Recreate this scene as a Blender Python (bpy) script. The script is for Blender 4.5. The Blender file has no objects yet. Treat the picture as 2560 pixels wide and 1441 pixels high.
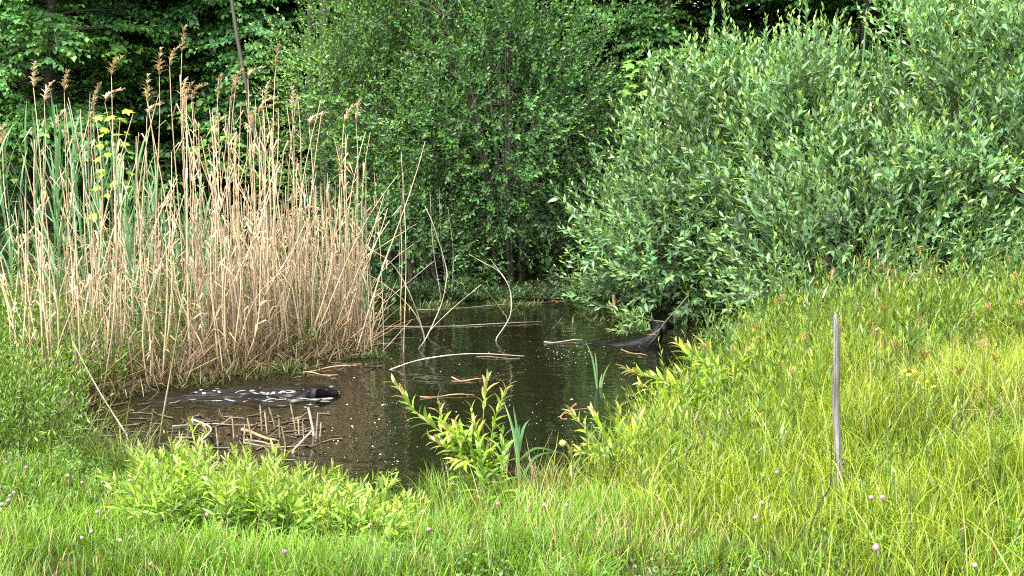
import bpy, math
import numpy as np
from mathutils import Vector, Matrix

rng = np.random.default_rng(11)
scene = bpy.context.scene
col = scene.collection
R = math.radians

# ------------------------------------------------------------------ camera
F, CX, CY, HC, YH = 3500.0, 1280.0, 720.5, 2.2, 250.0       # focal length and centre in photo pixels, eye height, horizon row
PITCH = math.atan((CY - YH) / F)
cam = bpy.data.cameras.new('camera')
cam_ob = bpy.data.objects.new('camera', cam)
col.objects.link(cam_ob)
cam.sensor_width = 36.0
cam.lens = 36.0 * F / 2560.0
cam.clip_end = 600.0
cam_ob.location = (0, 0, HC)
cam_ob.rotation_euler = (math.pi / 2 - PITCH, 0, 0)
scene.camera = cam_ob

# ------------------------------------------------------------------ sky, sun, exposure (bright overcast)
SUN_EL, SUN_AZ = 58.0, 215.0                                  # azimuth clockwise from +Y: behind the camera, to its left
world = bpy.data.worlds.new('World')
scene.world = world
world.use_nodes = True
nt = world.node_tree
for n in list(nt.nodes):
    nt.nodes.remove(n)
sky = nt.nodes.new('ShaderNodeTexSky')
sky.sky_type = 'NISHITA'
sky.sun_disc = False
sky.sun_elevation = R(SUN_EL)
sky.sun_rotation = R(SUN_AZ)
sky.air_density = 1.0
sky.dust_density = 4.0
sky.ozone_density = 1.0
hs = nt.nodes.new('ShaderNodeHueSaturation')
hs.inputs['Saturation'].default_value = 0.28
bg = nt.nodes.new('ShaderNodeBackground')
bg.inputs['Strength'].default_value = 0.125
wo = nt.nodes.new('ShaderNodeOutputWorld')
nt.links.new(sky.outputs[0], hs.inputs['Color'])
nt.links.new(hs.outputs[0], bg.inputs['Color'])
nt.links.new(bg.outputs[0], wo.inputs[0])
sl = bpy.data.lights.new('sun', 'SUN')
sl.energy = 1.5
sl.angle = R(10)
sl.color = (1.0, 0.955, 0.87)
so = bpy.data.objects.new('sun', sl)
col.objects.link(so)
d_ = Vector((math.sin(R(SUN_AZ)) * math.cos(R(SUN_EL)), math.cos(R(SUN_AZ)) * math.cos(R(SUN_EL)), math.sin(R(SUN_EL))))
so.rotation_euler = (-d_).to_track_quat('-Z', 'Y').to_euler()
so.location = (-6, -8, 14)
scene.view_settings.view_transform = 'Standard'
scene.view_settings.look = 'None'
scene.view_settings.gamma = 1.0
scene.view_settings.exposure = 2.6
scene.view_settings.use_curve_mapping = False
scene.cycles.max_bounces = 6
scene.cycles.diffuse_bounces = 2
scene.cycles.glossy_bounces = 3
scene.cycles.transmission_bounces = 3
scene.cycles.use_denoising = False
scene.cycles.filter_width = 1.1
scene.cycles.use_adaptive_sampling = True
scene.cycles.adaptive_threshold = 0.01

# ------------------------------------------------------------------ pixel -> world helpers
cp, sp = math.cos(PITCH), math.sin(PITCH)


def ray(px, py):
    u, v = (px - CX) / F, (CY - py) / F
    return np.array([u, cp + v * sp, -sp + v * cp])


def at_z(px, py, z=0.0):
    r = ray(px, py)
    return np.array([0, 0, HC]) + r * ((z - HC) / r[2])


def at_y(px, py, Y):
    r = ray(px, py)
    return np.array([0, 0, HC]) + r * (Y / r[1])


def nrm(a):
    return a / np.maximum(np.linalg.norm(a, axis=-1, keepdims=True), 1e-9)


_lat = np.random.default_rng(5).random((256, 256))


def noise(x, y, s=1.0, o=0):
    x = np.asarray(x, float) * s + 37.3 + o * 17.7
    y = np.asarray(y, float) * s + 91.1 + o * 5.3
    i, j = np.floor(x).astype(int), np.floor(y).astype(int)
    fx, fy = x - i, y - j
    fx, fy = fx * fx * (3 - 2 * fx), fy * fy * (3 - 2 * fy)
    g = lambda a, b: _lat[a % 256, b % 256]
    return (g(i, j) * (1 - fx) + g(i + 1, j) * fx) * (1 - fy) + (g(i, j + 1) * (1 - fx) + g(i + 1, j + 1) * fx) * fy


def sstep(x, a, b):
    t = np.clip((np.asarray(x, float) - a) / (b - a), 0, 1)
    return t * t * (3 - 2 * t)


# ------------------------------------------------------------------ terrain
SHORE_PX = [(150, 1085), (250, 1140), (360, 1190), (520, 1235), (760, 1270), (950, 1305), (1040, 1305), (1110, 1262), (1290, 1240), (1480, 1258),
            (1570, 1180), (1650, 1095), (1750, 1000), (1880, 915), (2040, 870), (2160, 840), (2140, 806), (1960, 786), (1800, 768), (1560, 752), (1300, 744), (1010, 742), (900, 760),
            (860, 820), (835, 875), (700, 902), (560, 928), (380, 952), (250, 985), (160, 1030)]
POLY = np.array([at_z(x, y)[:2] for x, y in SHORE_PX])


def sdist(x, y):
    """signed distance to the shoreline: positive on land, negative in the pond"""
    P = np.stack([np.asarray(x, float).ravel(), np.asarray(y, float).ravel()], 1)
    best = np.full(len(P), 1e9)
    inside = np.zeros(len(P), bool)
    n = len(POLY)
    for k in range(n):
        a, b = POLY[k], POLY[(k + 1) % n]
        e = b - a
        t = np.clip(((P - a) @ e) / (e @ e), 0, 1)
        best = np.minimum(best, np.linalg.norm(P - a - t[:, None] * e, axis=1))
        c = ((a[1] > P[:, 1]) != (b[1] > P[:, 1]))
        inside ^= c & (P[:, 0] < (b[0] - a[0]) * (P[:, 1] - a[1]) / (b[1] - a[1] + 1e-12) + a[0])
    return np.where(inside, -best, best).reshape(np.shape(x))


def ground(x, y):
    x, y = np.asarray(x, float), np.asarray(y, float)
    d = sdist(x, y)
    near = 0.56 * (1 - sstep(y, 7.6, 9.6))
    right = 0.62 * sstep(x, 0.9, 2.0) * (1 - sstep(y, 9.8, 11.6))
    left = 0.22 * sstep(-x, 3.0, 4.2) * (1 - sstep(y, 9.5, 12.5))
    far = 0.10 + 0.25 * sstep(y, 15.5, 22)
    top = np.maximum(np.maximum(near, right), np.maximum(left, np.where(y > 9, np.minimum(far, 0.06 + sstep(y, 13, 18)), 0.06)))
    Ls = 2.3 - 1.6 * sstep(x, 0.6, 1.8)
    rise = np.where(d > 0, top * (1 - np.exp(-np.maximum(d, 0) / Ls)), -0.45 * (1 - np.exp(np.minimum(d, 0) / 0.5)))
    bump = 0.05 * (noise(x, y, 1.1) - 0.5) + 0.03 * (noise(x, y, 3.1, 2) - 0.5)
    return rise + bump * sstep(d, 0.05, 0.6) + 0.012 * sstep(d, 0, 0.1)


def gz(x, y):
    return float(ground(np.array([x]), np.array([y]))[0])


def at_g(px, py):
    z = 0.4
    for _ in range(12):
        p = at_z(px, py, z)
        z = 0.5 * z + 0.5 * gz(p[0], p[1])
    p[2] = gz(p[0], p[1])
    return p


# ------------------------------------------------------------------ mesh builder
class Geo:
    def __init__(self):
        self.v, self.f, self.c, self.n = [], [], [], 0

    def add(self, V, Fc, C):
        V = np.asarray(V, float).reshape(-1, 3)
        C = np.asarray(C, float)
        if C.ndim == 1:
            C = np.tile(C, (len(V), 1))
        self.v.append(V)
        self.c.append(C.reshape(-1, 3))
        self.f.append(np.asarray(Fc, int) + self.n)
        self.n += len(V)

    def mesh(self, name, smooth=True):
        m = bpy.data.meshes.new(name)
        V = np.concatenate(self.v)
        C = np.concatenate(self.c)
        tot = np.concatenate([np.full(len(f), f.shape[1]) for f in self.f])
        idx = np.concatenate([f.ravel() for f in self.f])
        m.vertices.add(len(V))
        m.vertices.foreach_set('co', V.astype(np.float32).ravel())
        m.loops.add(len(idx))
        m.loops.foreach_set('vertex_index', idx.astype(np.int32))
        m.polygons.add(len(tot))
        start = np.concatenate([[0], np.cumsum(tot)[:-1]])
        m.polygons.foreach_set('loop_start', start.astype(np.int32))
        m.polygons.foreach_set('loop_total', tot.astype(np.int32))
        if smooth:
            m.polygons.foreach_set('use_smooth', np.ones(len(tot), bool))
        m.update(calc_edges=True)
        a = m.attributes.new('tint', 'FLOAT_COLOR', 'POINT')
        a.data.foreach_set('color', np.concatenate([C, np.ones((len(C), 1))], 1).astype(np.float32).ravel())
        return m


def link(name, data, mat=None, parent=None):
    if isinstance(data, Geo):
        data = data.mesh(name)
    o = bpy.data.objects.new(name, data)
    if mat is not None and data is not None and not data.materials:
        data.materials.append(mat)
    col.objects.link(o)
    if parent is not None:
        o.parent = parent
    return o


def tag(o, label=None, cat=None, group=None, kind=None):
    for k, v in (('label', label), ('category', cat), ('group', group), ('kind', kind)):
        if v is not None:
            o[k] = v
    return o


def copy_tree(o, parent=None):
    c = o.copy()
    col.objects.link(c)
    if parent is not None:
        c.parent = parent
    for ch in list(o.children):
        copy_tree(ch, c)
    return c


def tube(G, pts, rad, sides=5, c=(0.3, 0.25, 0.18), cap=True):
    pts = np.asarray(pts, float)
    n = len(pts)
    rad = np.asarray(rad, float)
    rad = np.interp(np.linspace(0, 1, n), np.linspace(0, 1, rad.size), rad) if rad.ndim else np.full(n, float(rad))
    T = nrm(np.gradient(pts, axis=0))
    ref = np.array([0.3, 0.9, 0.1]) if abs(T[0][2]) > 0.5 else np.array([0.05, 0.1, 1.0])
    A = nrm(np.cross(T, ref))
    B = np.cross(T, A)
    th = np.arange(sides) * 2 * math.pi / sides
    V = pts[:, None] + rad[:, None, None] * (A[:, None] * np.cos(th)[None, :, None] + B[:, None] * np.sin(th)[None, :, None])
    i = np.arange(n - 1)[:, None] * sides
    j = np.arange(sides)[None]
    j2 = (j + 1) % sides
    Fc = np.stack([i + j, i + j2, i + sides + j2, i + sides + j], -1).reshape(-1, 4)
    c = np.asarray(c, float)
    C = np.repeat(c, sides, 0) if c.ndim == 2 else np.tile(c, (n * sides, 1))
    G.add(V.reshape(-1, 3), Fc, C)
    if cap:
        G.add(V[-1], np.array([[0, k, k + 1] for k in range(1, sides - 1)]), C[-sides:])
        G.add(V[0], np.array([[0, k + 1, k] for k in range(1, sides - 1)]), C[:sides])


def bez(pts, n=8):
    """smooth curve through points (Catmull-Rom)"""
    P = np.asarray(pts, float)
    if len(P) == 2:
        return P[0] + (P[1] - P[0]) * np.linspace(0, 1, n)[:, None]
    Q = np.vstack([2 * P[0] - P[1], P, 2 * P[-1] - P[-2]])
    out = []
    for k in range(1, len(Q) - 2):
        t = np.linspace(0, 1, n, endpoint=(k == len(Q) - 3))[:, None]
        a, b, c, d = Q[k - 1], Q[k], Q[k + 1], Q[k + 2]
        out.append(0.5 * (2 * b + (c - a) * t + (2 * a - 5 * b + 4 * c - d) * t * t + (3 * b - a - 3 * c + d) * t ** 3))
    return np.vstack(out)


def blades(G, P, H, W, az, lean, bend, c0, c1, seg=3):
    """grass blades: tapered bent strips. c0, c1: base and tip colours (N,3)"""
    N = len(P)
    t = np.linspace(0, 1, seg + 1)
    out = np.stack([np.cos(az), np.sin(az), np.zeros(N)], 1)
    side = np.stack([-np.sin(az), np.cos(az), np.zeros(N)], 1)
    tw = rng.uniform(-0.9, 0.9, N)
    side = side * np.cos(tw)[:, None] + out * np.sin(tw)[:, None]
    ang = lean[:, None] + bend[:, None] * t[None] ** 1.4
    dh = np.cos(ang)
    dx = np.sin(ang)
    z = np.concatenate([np.zeros((N, 1)), np.cumsum((dh[:, 1:] + dh[:, :-1]) / 2, 1)], 1) / seg * H[:, None]
    x = np.concatenate([np.zeros((N, 1)), np.cumsum((dx[:, 1:] + dx[:, :-1]) / 2, 1)], 1) / seg * H[:, None]
    ctr = P[:, None] + out[:, None] * x[..., None]
    ctr[..., 2] += z
    w = W[:, None] * np.array([0.8, 1.0, 0.72, 0.0])[None] if seg == 3 else W[:, None] * np.concatenate([[0.7], np.sqrt(np.linspace(1, 0, seg))])[None]
    Lv = ctr[:, :-1] - side[:, None] * w[:, :-1, None] * 0.5
    Rv = ctr[:, :-1] + side[:, None] * w[:, :-1, None] * 0.5
    tip = ctr[:, -1:]
    V = np.concatenate([np.stack([Lv, Rv], 2).reshape(N, 2 * seg, 3), tip], 1)
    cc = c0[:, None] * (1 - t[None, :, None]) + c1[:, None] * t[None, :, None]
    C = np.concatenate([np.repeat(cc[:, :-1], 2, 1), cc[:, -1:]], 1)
    k = 2 * seg + 1
    base = (np.arange(N) * k)[:, None, None]
    q = np.array([[2 * i, 2 * i + 1, 2 * i + 3, 2 * i + 2] for i in range(seg - 1)])
    tr = np.array([[2 * seg - 2, 2 * seg - 1, 2 * seg]])
    n0 = G.n
    G.add(V.reshape(-1, 3), (base + q[None]).reshape(-1, 4), C.reshape(-1, 3))
    G.f.append((base + tr[None]).reshape(-1, 3) + n0)


def shoots(G, P, D, L, n, ll, lw, c, ct, a0=68, a1=24, bend=0.15, planar=False, stem=0.0, stemc=(0.12, 0.1, 0.06), tfrom=0.12, six=False, tipn=0.75, droop=0.1):
    """leafy twigs. P,D (N,3) start and direction, L (N,) lengths, n leaves each, ll/lw leaf length and half-width,
    c / ct colours of older and tip leaves (N,3)"""
    N = len(P)
    D = nrm(D)
    t = np.linspace(tfrom, 1, n)[None, :] + rng.uniform(-0.4, 0.4, (N, n)) * (0.8 / n)
    t = np.clip(t, 0.02, 1.0)
    up = np.array([0, 0, 1.0])
    pos = P[:, None] + D[:, None] * (L[:, None] * t)[..., None] + up * (bend * L[:, None] * t * t)[..., None]
    T = nrm(D[:, None] + up * (2 * bend * t)[..., None])
    ref = np.where(np.abs(T[..., 2:]) > 0.9, np.array([0.7, 0.7, 0.0]), up)
    A = nrm(np.cross(T, ref))
    B = np.cross(A, T)
    if planar:
        phi = np.arange(n)[None] * math.pi + rng.uniform(-0.35, 0.35, (N, n))
    else:
        phi = rng.uniform(0, 6.28, (N, 1)) + np.arange(n)[None] * 2.4 + rng.uniform(-0.4, 0.4, (N, n))
    rad = A * np.cos(phi)[..., None] + B * np.sin(phi)[..., None]
    a = np.radians(a0 + (a1 - a0) * t + rng.uniform(-12, 12, (N, n)))
    l = T * np.cos(a)[..., None] + rad * np.sin(a)[..., None]
    if planar:
        nn = np.broadcast_to(up, l.shape) + rng.normal(0, 0.35, l.shape)
        l = l - up * 0.25
        l = nrm(l)
        nn = nrm(nn - l * np.sum(nn * l, -1, keepdims=True))
    else:
        nn = T + 0.35 * up + rng.normal(0, 0.22, l.shape)
        nn = nrm(nn - l * np.sum(nn * l, -1, keepdims=True))
    s = np.cross(l, nn)
    sz = ll * rng.uniform(0.7, 1.25, (N, n)) * (1.0 - 0.45 * np.clip((t - 0.7) / 0.3, 0, 1))
    w = sz * (lw / ll)
    S, W = sz[..., None], w[..., None]
    mix = np.clip((t - tipn) / (1.001 - tipn), 0, 1)[..., None]
    C = (c[:, None] * (1 - mix) + ct[:, None] * mix) * rng.uniform(0.6, 1.4, (N, n, 1))
    if six:
        V = np.stack([pos, pos + l * S * 0.28 - s * W * 0.85 + nn * W * 0.25, pos + l * S * 0.28 + s * W * 0.85 + nn * W * 0.25,
                      pos + l * S * 0.62 - s * W * 0.8 + nn * W * 0.1, pos + l * S * 0.62 + s * W * 0.8 + nn * W * 0.1,
                      pos + l * S - nn * S * droop], 2)
        tri = np.array([[0, 2, 1], [3, 4, 5]])
        quad = np.array([[1, 2, 4, 3]])
        k = 6
    else:
        V = np.stack([pos, pos + l * S * 0.45 - s * W + nn * W * 0.35, pos + l * S * 0.45 + s * W + nn * W * 0.35, pos + l * S - nn * S * droop], 2)
        tri = np.array([[0, 2, 3], [0, 3, 1]])
        quad = None
        k = 4
    base = (np.arange(N * n) * k)[:, None, None]
    n0 = G.n
    G.add(V.reshape(-1, 3), (base + tri[None]).reshape(-1, 3), np.repeat(C.reshape(-1, 3), k, 0))
    if quad is not None:
        G.f.append((base + quad[None]).reshape(-1, 4) + n0)
    if stem > 0:
        th = np.array([0, 2.094, 4.189])
        ts = np.array([0.0, 0.5, 1.0])
        pc = P[:, None] + D[:, None] * (L[:, None] * ts)[..., None] + up * (bend * L[:, None] * ts * ts)[..., None]
        A0 = nrm(np.cross(D, np.where(np.abs(D[:, 2:]) > 0.9, np.array([0.7, 0.7, 0.0]), up)))
        B0 = np.cross(D, A0)
        rr = stem * np.array([1, 0.8, 0.35])
        V = pc[:, :, None] + rr[None, :, None, None] * (A0[:, None, None] * np.cos(th)[None, None, :, None] + B0[:, None, None] * np.sin(th)[None, None, :, None])
        q = np.array([[r * 3 + i, r * 3 + (i + 1) % 3, r * 3 + 3 + (i + 1) % 3, r * 3 + 3 + i] for r in range(2) for i in range(3)])
        G.add(V.reshape(-1, 3), ((np.arange(N) * 9)[:, None, None] + q[None]).reshape(-1, 4), np.asarray(stemc, float))


# ------------------------------------------------------------------ materials
def nodes(name):
    m = bpy.data.materials.new(name)
    m.use_nodes = True
    t = m.node_tree
    for n in list(t.nodes):
        t.nodes.remove(n)
    return m, t, t.nodes.new, t.links.new, t.nodes.new('ShaderNodeOutputMaterial')


def leaf_mat(name, trans=0.35, gloss=0.06, rough=0.45, vary=0.25, nscale=9.0):
    m, t, N, Lk, out = nodes(name)
    at = N('ShaderNodeAttribute'); at.attribute_name = 'tint'
    oi = N('ShaderNodeObjectInfo')
    tc = N('ShaderNodeNewGeometry')
    nz = N('ShaderNodeTexNoise'); nz.inputs['Scale'].default_value = nscale; nz.inputs['Detail'].default_value = 3
    Lk(tc.outputs['Position'], nz.inputs['Vector'])
    add = N('ShaderNodeMath'); add.operation = 'ADD'
    Lk(nz.outputs['Fac'], add.inputs[0])
    mr = N('ShaderNodeMapRange'); mr.inputs['From Min'].default_value = 0.3; mr.inputs['From Max'].default_value = 1.7
    mr.inputs['To Min'].default_value = 1 - vary; mr.inputs['To Max'].default_value = 1 + vary
    Lk(oi.outputs['Random'], add.inputs[1])
    Lk(add.outputs[0], mr.inputs['Value'])
    mul = N('ShaderNodeVectorMath'); mul.operation = 'SCALE'
    Lk(at.outputs['Color'], mul.inputs[0]); Lk(mr.outputs[0], mul.inputs['Scale'])
    df = N('ShaderNodeBsdfDiffuse'); tr = N('ShaderNodeBsdfTranslucent'); gl = N('ShaderNodeBsdfGlossy')
    gl.inputs['Roughness'].default_value = rough
    gl.inputs['Color'].default_value = (1, 1, 1, 1)
    tcol = N('ShaderNodeVectorMath'); tcol.operation = 'MULTIPLY'
    tcol.inputs[1].default_value = (1.25, 1.15, 0.55)
    Lk(mul.outputs[0], df.inputs['Color']); Lk(mul.outputs[0], tcol.inputs[0]); Lk(tcol.outputs[0], tr.inputs['Color'])
    m1 = N('ShaderNodeMixShader'); m1.inputs[0].default_value = trans
    Lk(df.outputs[0], m1.inputs[1]); Lk(tr.outputs[0], m1.inputs[2])
    m2 = N('ShaderNodeMixShader'); m2.inputs[0].default_value = gloss
    Lk(m1.outputs[0], m2.inputs[1]); Lk(gl.outputs[0], m2.inputs[2])
    Lk(m2.outputs[0], out.inputs[0])
    return m


def tint_mat(name, rough=0.8, vary=0.2, scale=(30, 30, 4), bump=0.3):
    m, t, N, Lk, out = nodes(name)
    b = N('ShaderNodeBsdfPrincipled'); b.inputs['Roughness'].default_value = rough
    b.inputs['Specular IOR Level'].default_value = 0.25
    at = N('ShaderNodeAttribute'); at.attribute_name = 'tint'
    tc = N('ShaderNodeTexCoord'); mp = N('ShaderNodeMapping'); mp.inputs['Scale'].default_value = scale
    nz = N('ShaderNodeTexNoise'); nz.inputs['Scale'].default_value = 1.0; nz.inputs['Detail'].default_value = 5
    Lk(tc.outputs['Object'], mp.inputs[0]); Lk(mp.outputs[0], nz.inputs['Vector'])
    oi = N('ShaderNodeObjectInfo')
    add = N('ShaderNodeMath'); add.operation = 'ADD'
    Lk(nz.outputs['Fac'], add.inputs[0]); Lk(oi.outputs['Random'], add.inputs[1])
    mr = N('ShaderNodeMapRange'); mr.inputs['From Min'].default_value = 0.3; mr.inputs['From Max'].default_value = 1.7
    mr.inputs['To Min'].default_value = 1 - vary * 1.6; mr.inputs['To Max'].default_value = 1 + vary * 1.6
    Lk(add.outputs[0], mr.inputs['Value'])
    mul = N('ShaderNodeVectorMath'); mul.operation = 'SCALE'
    Lk(at.outputs['Color'], mul.inputs[0]); Lk(mr.outputs[0], mul.inputs['Scale'])
    Lk(mul.outputs[0], b.inputs['Base Color'])
    bp = N('ShaderNodeBump'); bp.inputs['Strength'].default_value = bump; bp.inputs['Distance'].default_value = 0.01
    Lk(nz.outputs['Fac'], bp.inputs['Height']); Lk(bp.outputs[0], b.inputs['Normal'])
    Lk(b.outputs[0], out.inputs[0])
    return m


M_LEAF = leaf_mat('shrub_leaf', 0.34, 0.028, 0.45)
M_WILLOW = leaf_mat('willow_leaf', 0.30, 0.035, 0.5)
M_WOOD_LEAF = leaf_mat('woodland_leaf', 0.40, 0.02, 0.5, 0.35, 0.9)
M_GRASS = leaf_mat('grass_blade', 0.42, 0.02, 0.45, 0.28, 2.5)
M_REEDLEAF = leaf_mat('reed_leaf', 0.28, 0.035, 0.5)
M_DRY = leaf_mat('dry_straw', 0.12, 0.02, 0.6, 0.42, 6.0)
M_PLUME = leaf_mat('reed_plume', 0.35, 0.0, 0.6, 0.2)
M_BARK = tint_mat('bark', 0.9, 0.3, (25, 25, 5), 0.6)
M_FLOWER = leaf_mat('petals', 0.25, 0.02, 0.5, 0.15)
M_SPECK = tint_mat('floating_seed', 0.7, 0.15)


def soil_mat():
    m, t, N, Lk, out = nodes('soil')
    b = N('ShaderNodeBsdfPrincipled'); b.inputs['Roughness'].default_value = 1.0; b.inputs['Specular IOR Level'].default_value = 0.05
    tc = N('ShaderNodeTexCoord')
    n1 = N('ShaderNodeTexNoise'); n1.inputs['Scale'].default_value = 2.2; n1.inputs['Detail'].default_value = 8
    n2 = N('ShaderNodeTexNoise'); n2.inputs['Scale'].default_value = 40; n2.inputs['Detail'].default_value = 4
    Lk(tc.outputs['Object'], n1.inputs['Vector']); Lk(tc.outputs['Object'], n2.inputs['Vector'])
    r = N('ShaderNodeValToRGB')
    r.color_ramp.elements[0].position = 0.32; r.color_ramp.elements[0].color = (0.020, 0.014, 0.008, 1)
    r.color_ramp.elements[1].position = 0.7; r.color_ramp.elements[1].color = (0.034, 0.038, 0.013, 1)
    Lk(n1.outputs['Fac'], r.inputs[0]); Lk(r.outputs[0], b.inputs['Base Color'])
    bp = N('ShaderNodeBump'); bp.inputs['Strength'].default_value = 0.7; bp.inputs['Distance'].default_value = 0.02
    Lk(n2.outputs['Fac'], bp.inputs['Height']); Lk(bp.outputs[0], b.inputs['Normal'])
    Lk(b.outputs[0], out.inputs[0])
    return m


def water_mat():
    m, t, N, Lk, out = nodes('pond_water')
    b = N('ShaderNodeBsdfPrincipled')
    b.inputs['Base Color'].default_value = (0.0045, 0.0036, 0.0016, 1)
    b.inputs['Roughness'].default_value = 0.03
    b.inputs['IOR'].default_value = 1.33
    tc = N('ShaderNodeTexCoord')
    mp = N('ShaderNodeMapping'); mp.inputs['Scale'].default_value = (2.6, 4.6, 1)
    nz = N('ShaderNodeTexNoise'); nz.inputs['Scale'].default_value = 1.0; nz.inputs['Detail'].default_value = 3; nz.inputs['Distortion'].default_value = 0.6
    Lk(tc.outputs['Object'], mp.inputs[0]); Lk(mp.outputs[0], nz.inputs['Vector'])
    mp2 = N('ShaderNodeMapping'); mp2.inputs['Scale'].default_value = (8.0, 14.0, 1)
    nz2 = N('ShaderNodeTexNoise'); nz2.inputs['Scale'].default_value = 1.0; nz2.inputs['Detail'].default_value = 2
    Lk(tc.outputs['Object'], mp2.inputs[0]); Lk(mp2.outputs[0], nz2.inputs['Vector'])
    ad = N('ShaderNodeMath'); ad.operation = 'MULTIPLY_ADD'; ad.inputs[1].default_value = 0.25
    Lk(nz2.outputs['Fac'], ad.inputs[0]); Lk(nz.outputs['Fac'], ad.inputs[2])
    bp = N('ShaderNodeBump'); bp.inputs['Strength'].default_value = 0.26; bp.inputs['Distance'].default_value = 0.03
    Lk(ad.outputs[0], bp.inputs['Height']); Lk(bp.outputs[0], b.inputs['Normal'])
    Lk(b.outputs[0], out.inputs[0])
    return m


def stake_mat():
    m, t, N, Lk, out = nodes('weathered_wood')
    b = N('ShaderNodeBsdfPrincipled'); b.inputs['Roughness'].default_value = 0.85
    tc = N('ShaderNodeTexCoord'); mp = N('ShaderNodeMapping'); mp.inputs['Scale'].default_value = (190, 190, 5)
    nz = N('ShaderNodeTexNoise'); nz.inputs['Scale'].default_value = 1.0; nz.inputs['Detail'].default_value = 6; nz.inputs['Distortion'].default_value = 0.5
    Lk(tc.outputs['Object'], mp.inputs[0]); Lk(mp.outputs[0], nz.inputs['Vector'])
    r = N('ShaderNodeValToRGB')
    e = r.color_ramp.elements
    e[0].position = 0.36; e[0].color = (0.035, 0.031, 0.027, 1)
    e[1].position = 0.62; e[1].color = (0.19, 0.18, 0.165, 1)
    k = e.new(0.47); k.color = (0.10, 0.094, 0.085, 1)
    Lk(nz.outputs['Fac'], r.inputs[0])
    n2 = N('ShaderNodeTexNoise'); n2.inputs['Scale'].default_value = 8; n2.inputs['Detail'].default_value = 5
    Lk(tc.outputs['Object'], n2.inputs['Vector'])
    mr = N('ShaderNodeMapRange'); mr.inputs['To Min'].default_value = 0.6; mr.inputs['To Max'].default_value = 1.4
    Lk(n2.outputs['Fac'], mr.inputs['Value'])
    mul = N('ShaderNodeVectorMath'); mul.operation = 'SCALE'
    Lk(r.outputs[0], mul.inputs[0]); Lk(mr.outputs[0], mul.inputs['Scale']); Lk(mul.outputs[0], b.inputs['Base Color'])
    bp = N('ShaderNodeBump'); bp.inputs['Strength'].default_value = 0.9; bp.inputs['Distance'].default_value = 0.004
    Lk(nz.outputs['Fac'], bp.inputs['Height']); Lk(bp.outputs[0], b.inputs['Normal'])
    Lk(b.outputs[0], out.inputs[0])
    return m


def fur_mat():
    m, t, N, Lk, out = nodes('wet_black_fur')
    b = N('ShaderNodeBsdfPrincipled'); b.inputs['Roughness'].default_value = 0.45
    b.inputs['Base Color'].default_value = (0.0022, 0.0022, 0.0025, 1)
    b.inputs['Specular IOR Level'].default_value = 0.14
    tc = N('ShaderNodeTexCoord'); mp = N('ShaderNodeMapping'); mp.inputs['Scale'].default_value = (25, 90, 90)
    nz = N('ShaderNodeTexNoise'); nz.inputs['Scale'].default_value = 1.0; nz.inputs['Detail'].default_value = 4
    Lk(tc.outputs['Object'], mp.inputs[0]); Lk(mp.outputs[0], nz.inputs['Vector'])
    bp = N('ShaderNodeBump'); bp.inputs['Strength'].default_value = 0.5; bp.inputs['Distance'].default_value = 0.008
    Lk(nz.outputs['Fac'], bp.inputs['Height']); Lk(bp.outputs[0], b.inputs['Normal'])
    Lk(b.outputs[0], out.inputs[0])
    return m


M_SOIL, M_WATER, M_STAKE, M_FUR = soil_mat(), water_mat(), stake_mat(), fur_mat()
m, t, N_, Lk_, out_ = nodes('eye_gloss')
b_ = N_('ShaderNodeBsdfPrincipled'); b_.inputs['Base Color'].default_value = (0.02, 0.011, 0.006, 1); b_.inputs['Roughness'].default_value = 0.08
Lk_(b_.outputs[0], out_.inputs[0])
M_EYE = m


def cols(base, n, s=0.16, hue=0.10):
    """n natural variations of a base colour"""
    b = np.asarray(base, float)
    v = np.exp(rng.normal(0, s, (n, 1)))
    h = rng.normal(0, hue, (n, 1))
    return np.clip(b * v * (1 + h * np.array([1.0, 0.1, -0.6])), 0.003, 0.9)


# ------------------------------------------------------------------ the setting: ground and water
def lines(spans):
    out = []
    for a, b, s in spans:
        out.append(np.arange(a, b - 1e-6, s))
    out.append([spans[-1][1]])
    return np.concatenate(out)


def sheet(xs, ys, zf, name, mat):
    X, Y = np.meshgrid(xs, ys)
    Z = zf(X, Y)
    G = Geo()
    nx = len(xs)
    i = (np.arange(len(ys) - 1)[:, None] * nx + np.arange(nx - 1)[None]).ravel()
    G.add(np.stack([X, Y, Z], -1).reshape(-1, 3), np.stack([i, i + 1, i + nx + 1, i + nx], 1), (0.1, 0.1, 0.1))
    return link(name, G, mat)


gx = lines([(-260, -40, 40), (-40, -8, 4), (-8, 8, 0.09), (8, 40, 4), (40, 260, 40)])
gy = lines([(-60, 0, 10), (0, 4, 0.5), (4, 16.5, 0.09), (16.5, 40, 1.2), (40, 420, 38)])
tag(sheet(gx, gy, ground, 'ground', M_SOIL), kind='structure')

DOG1 = at_z(800, 991)


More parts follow.
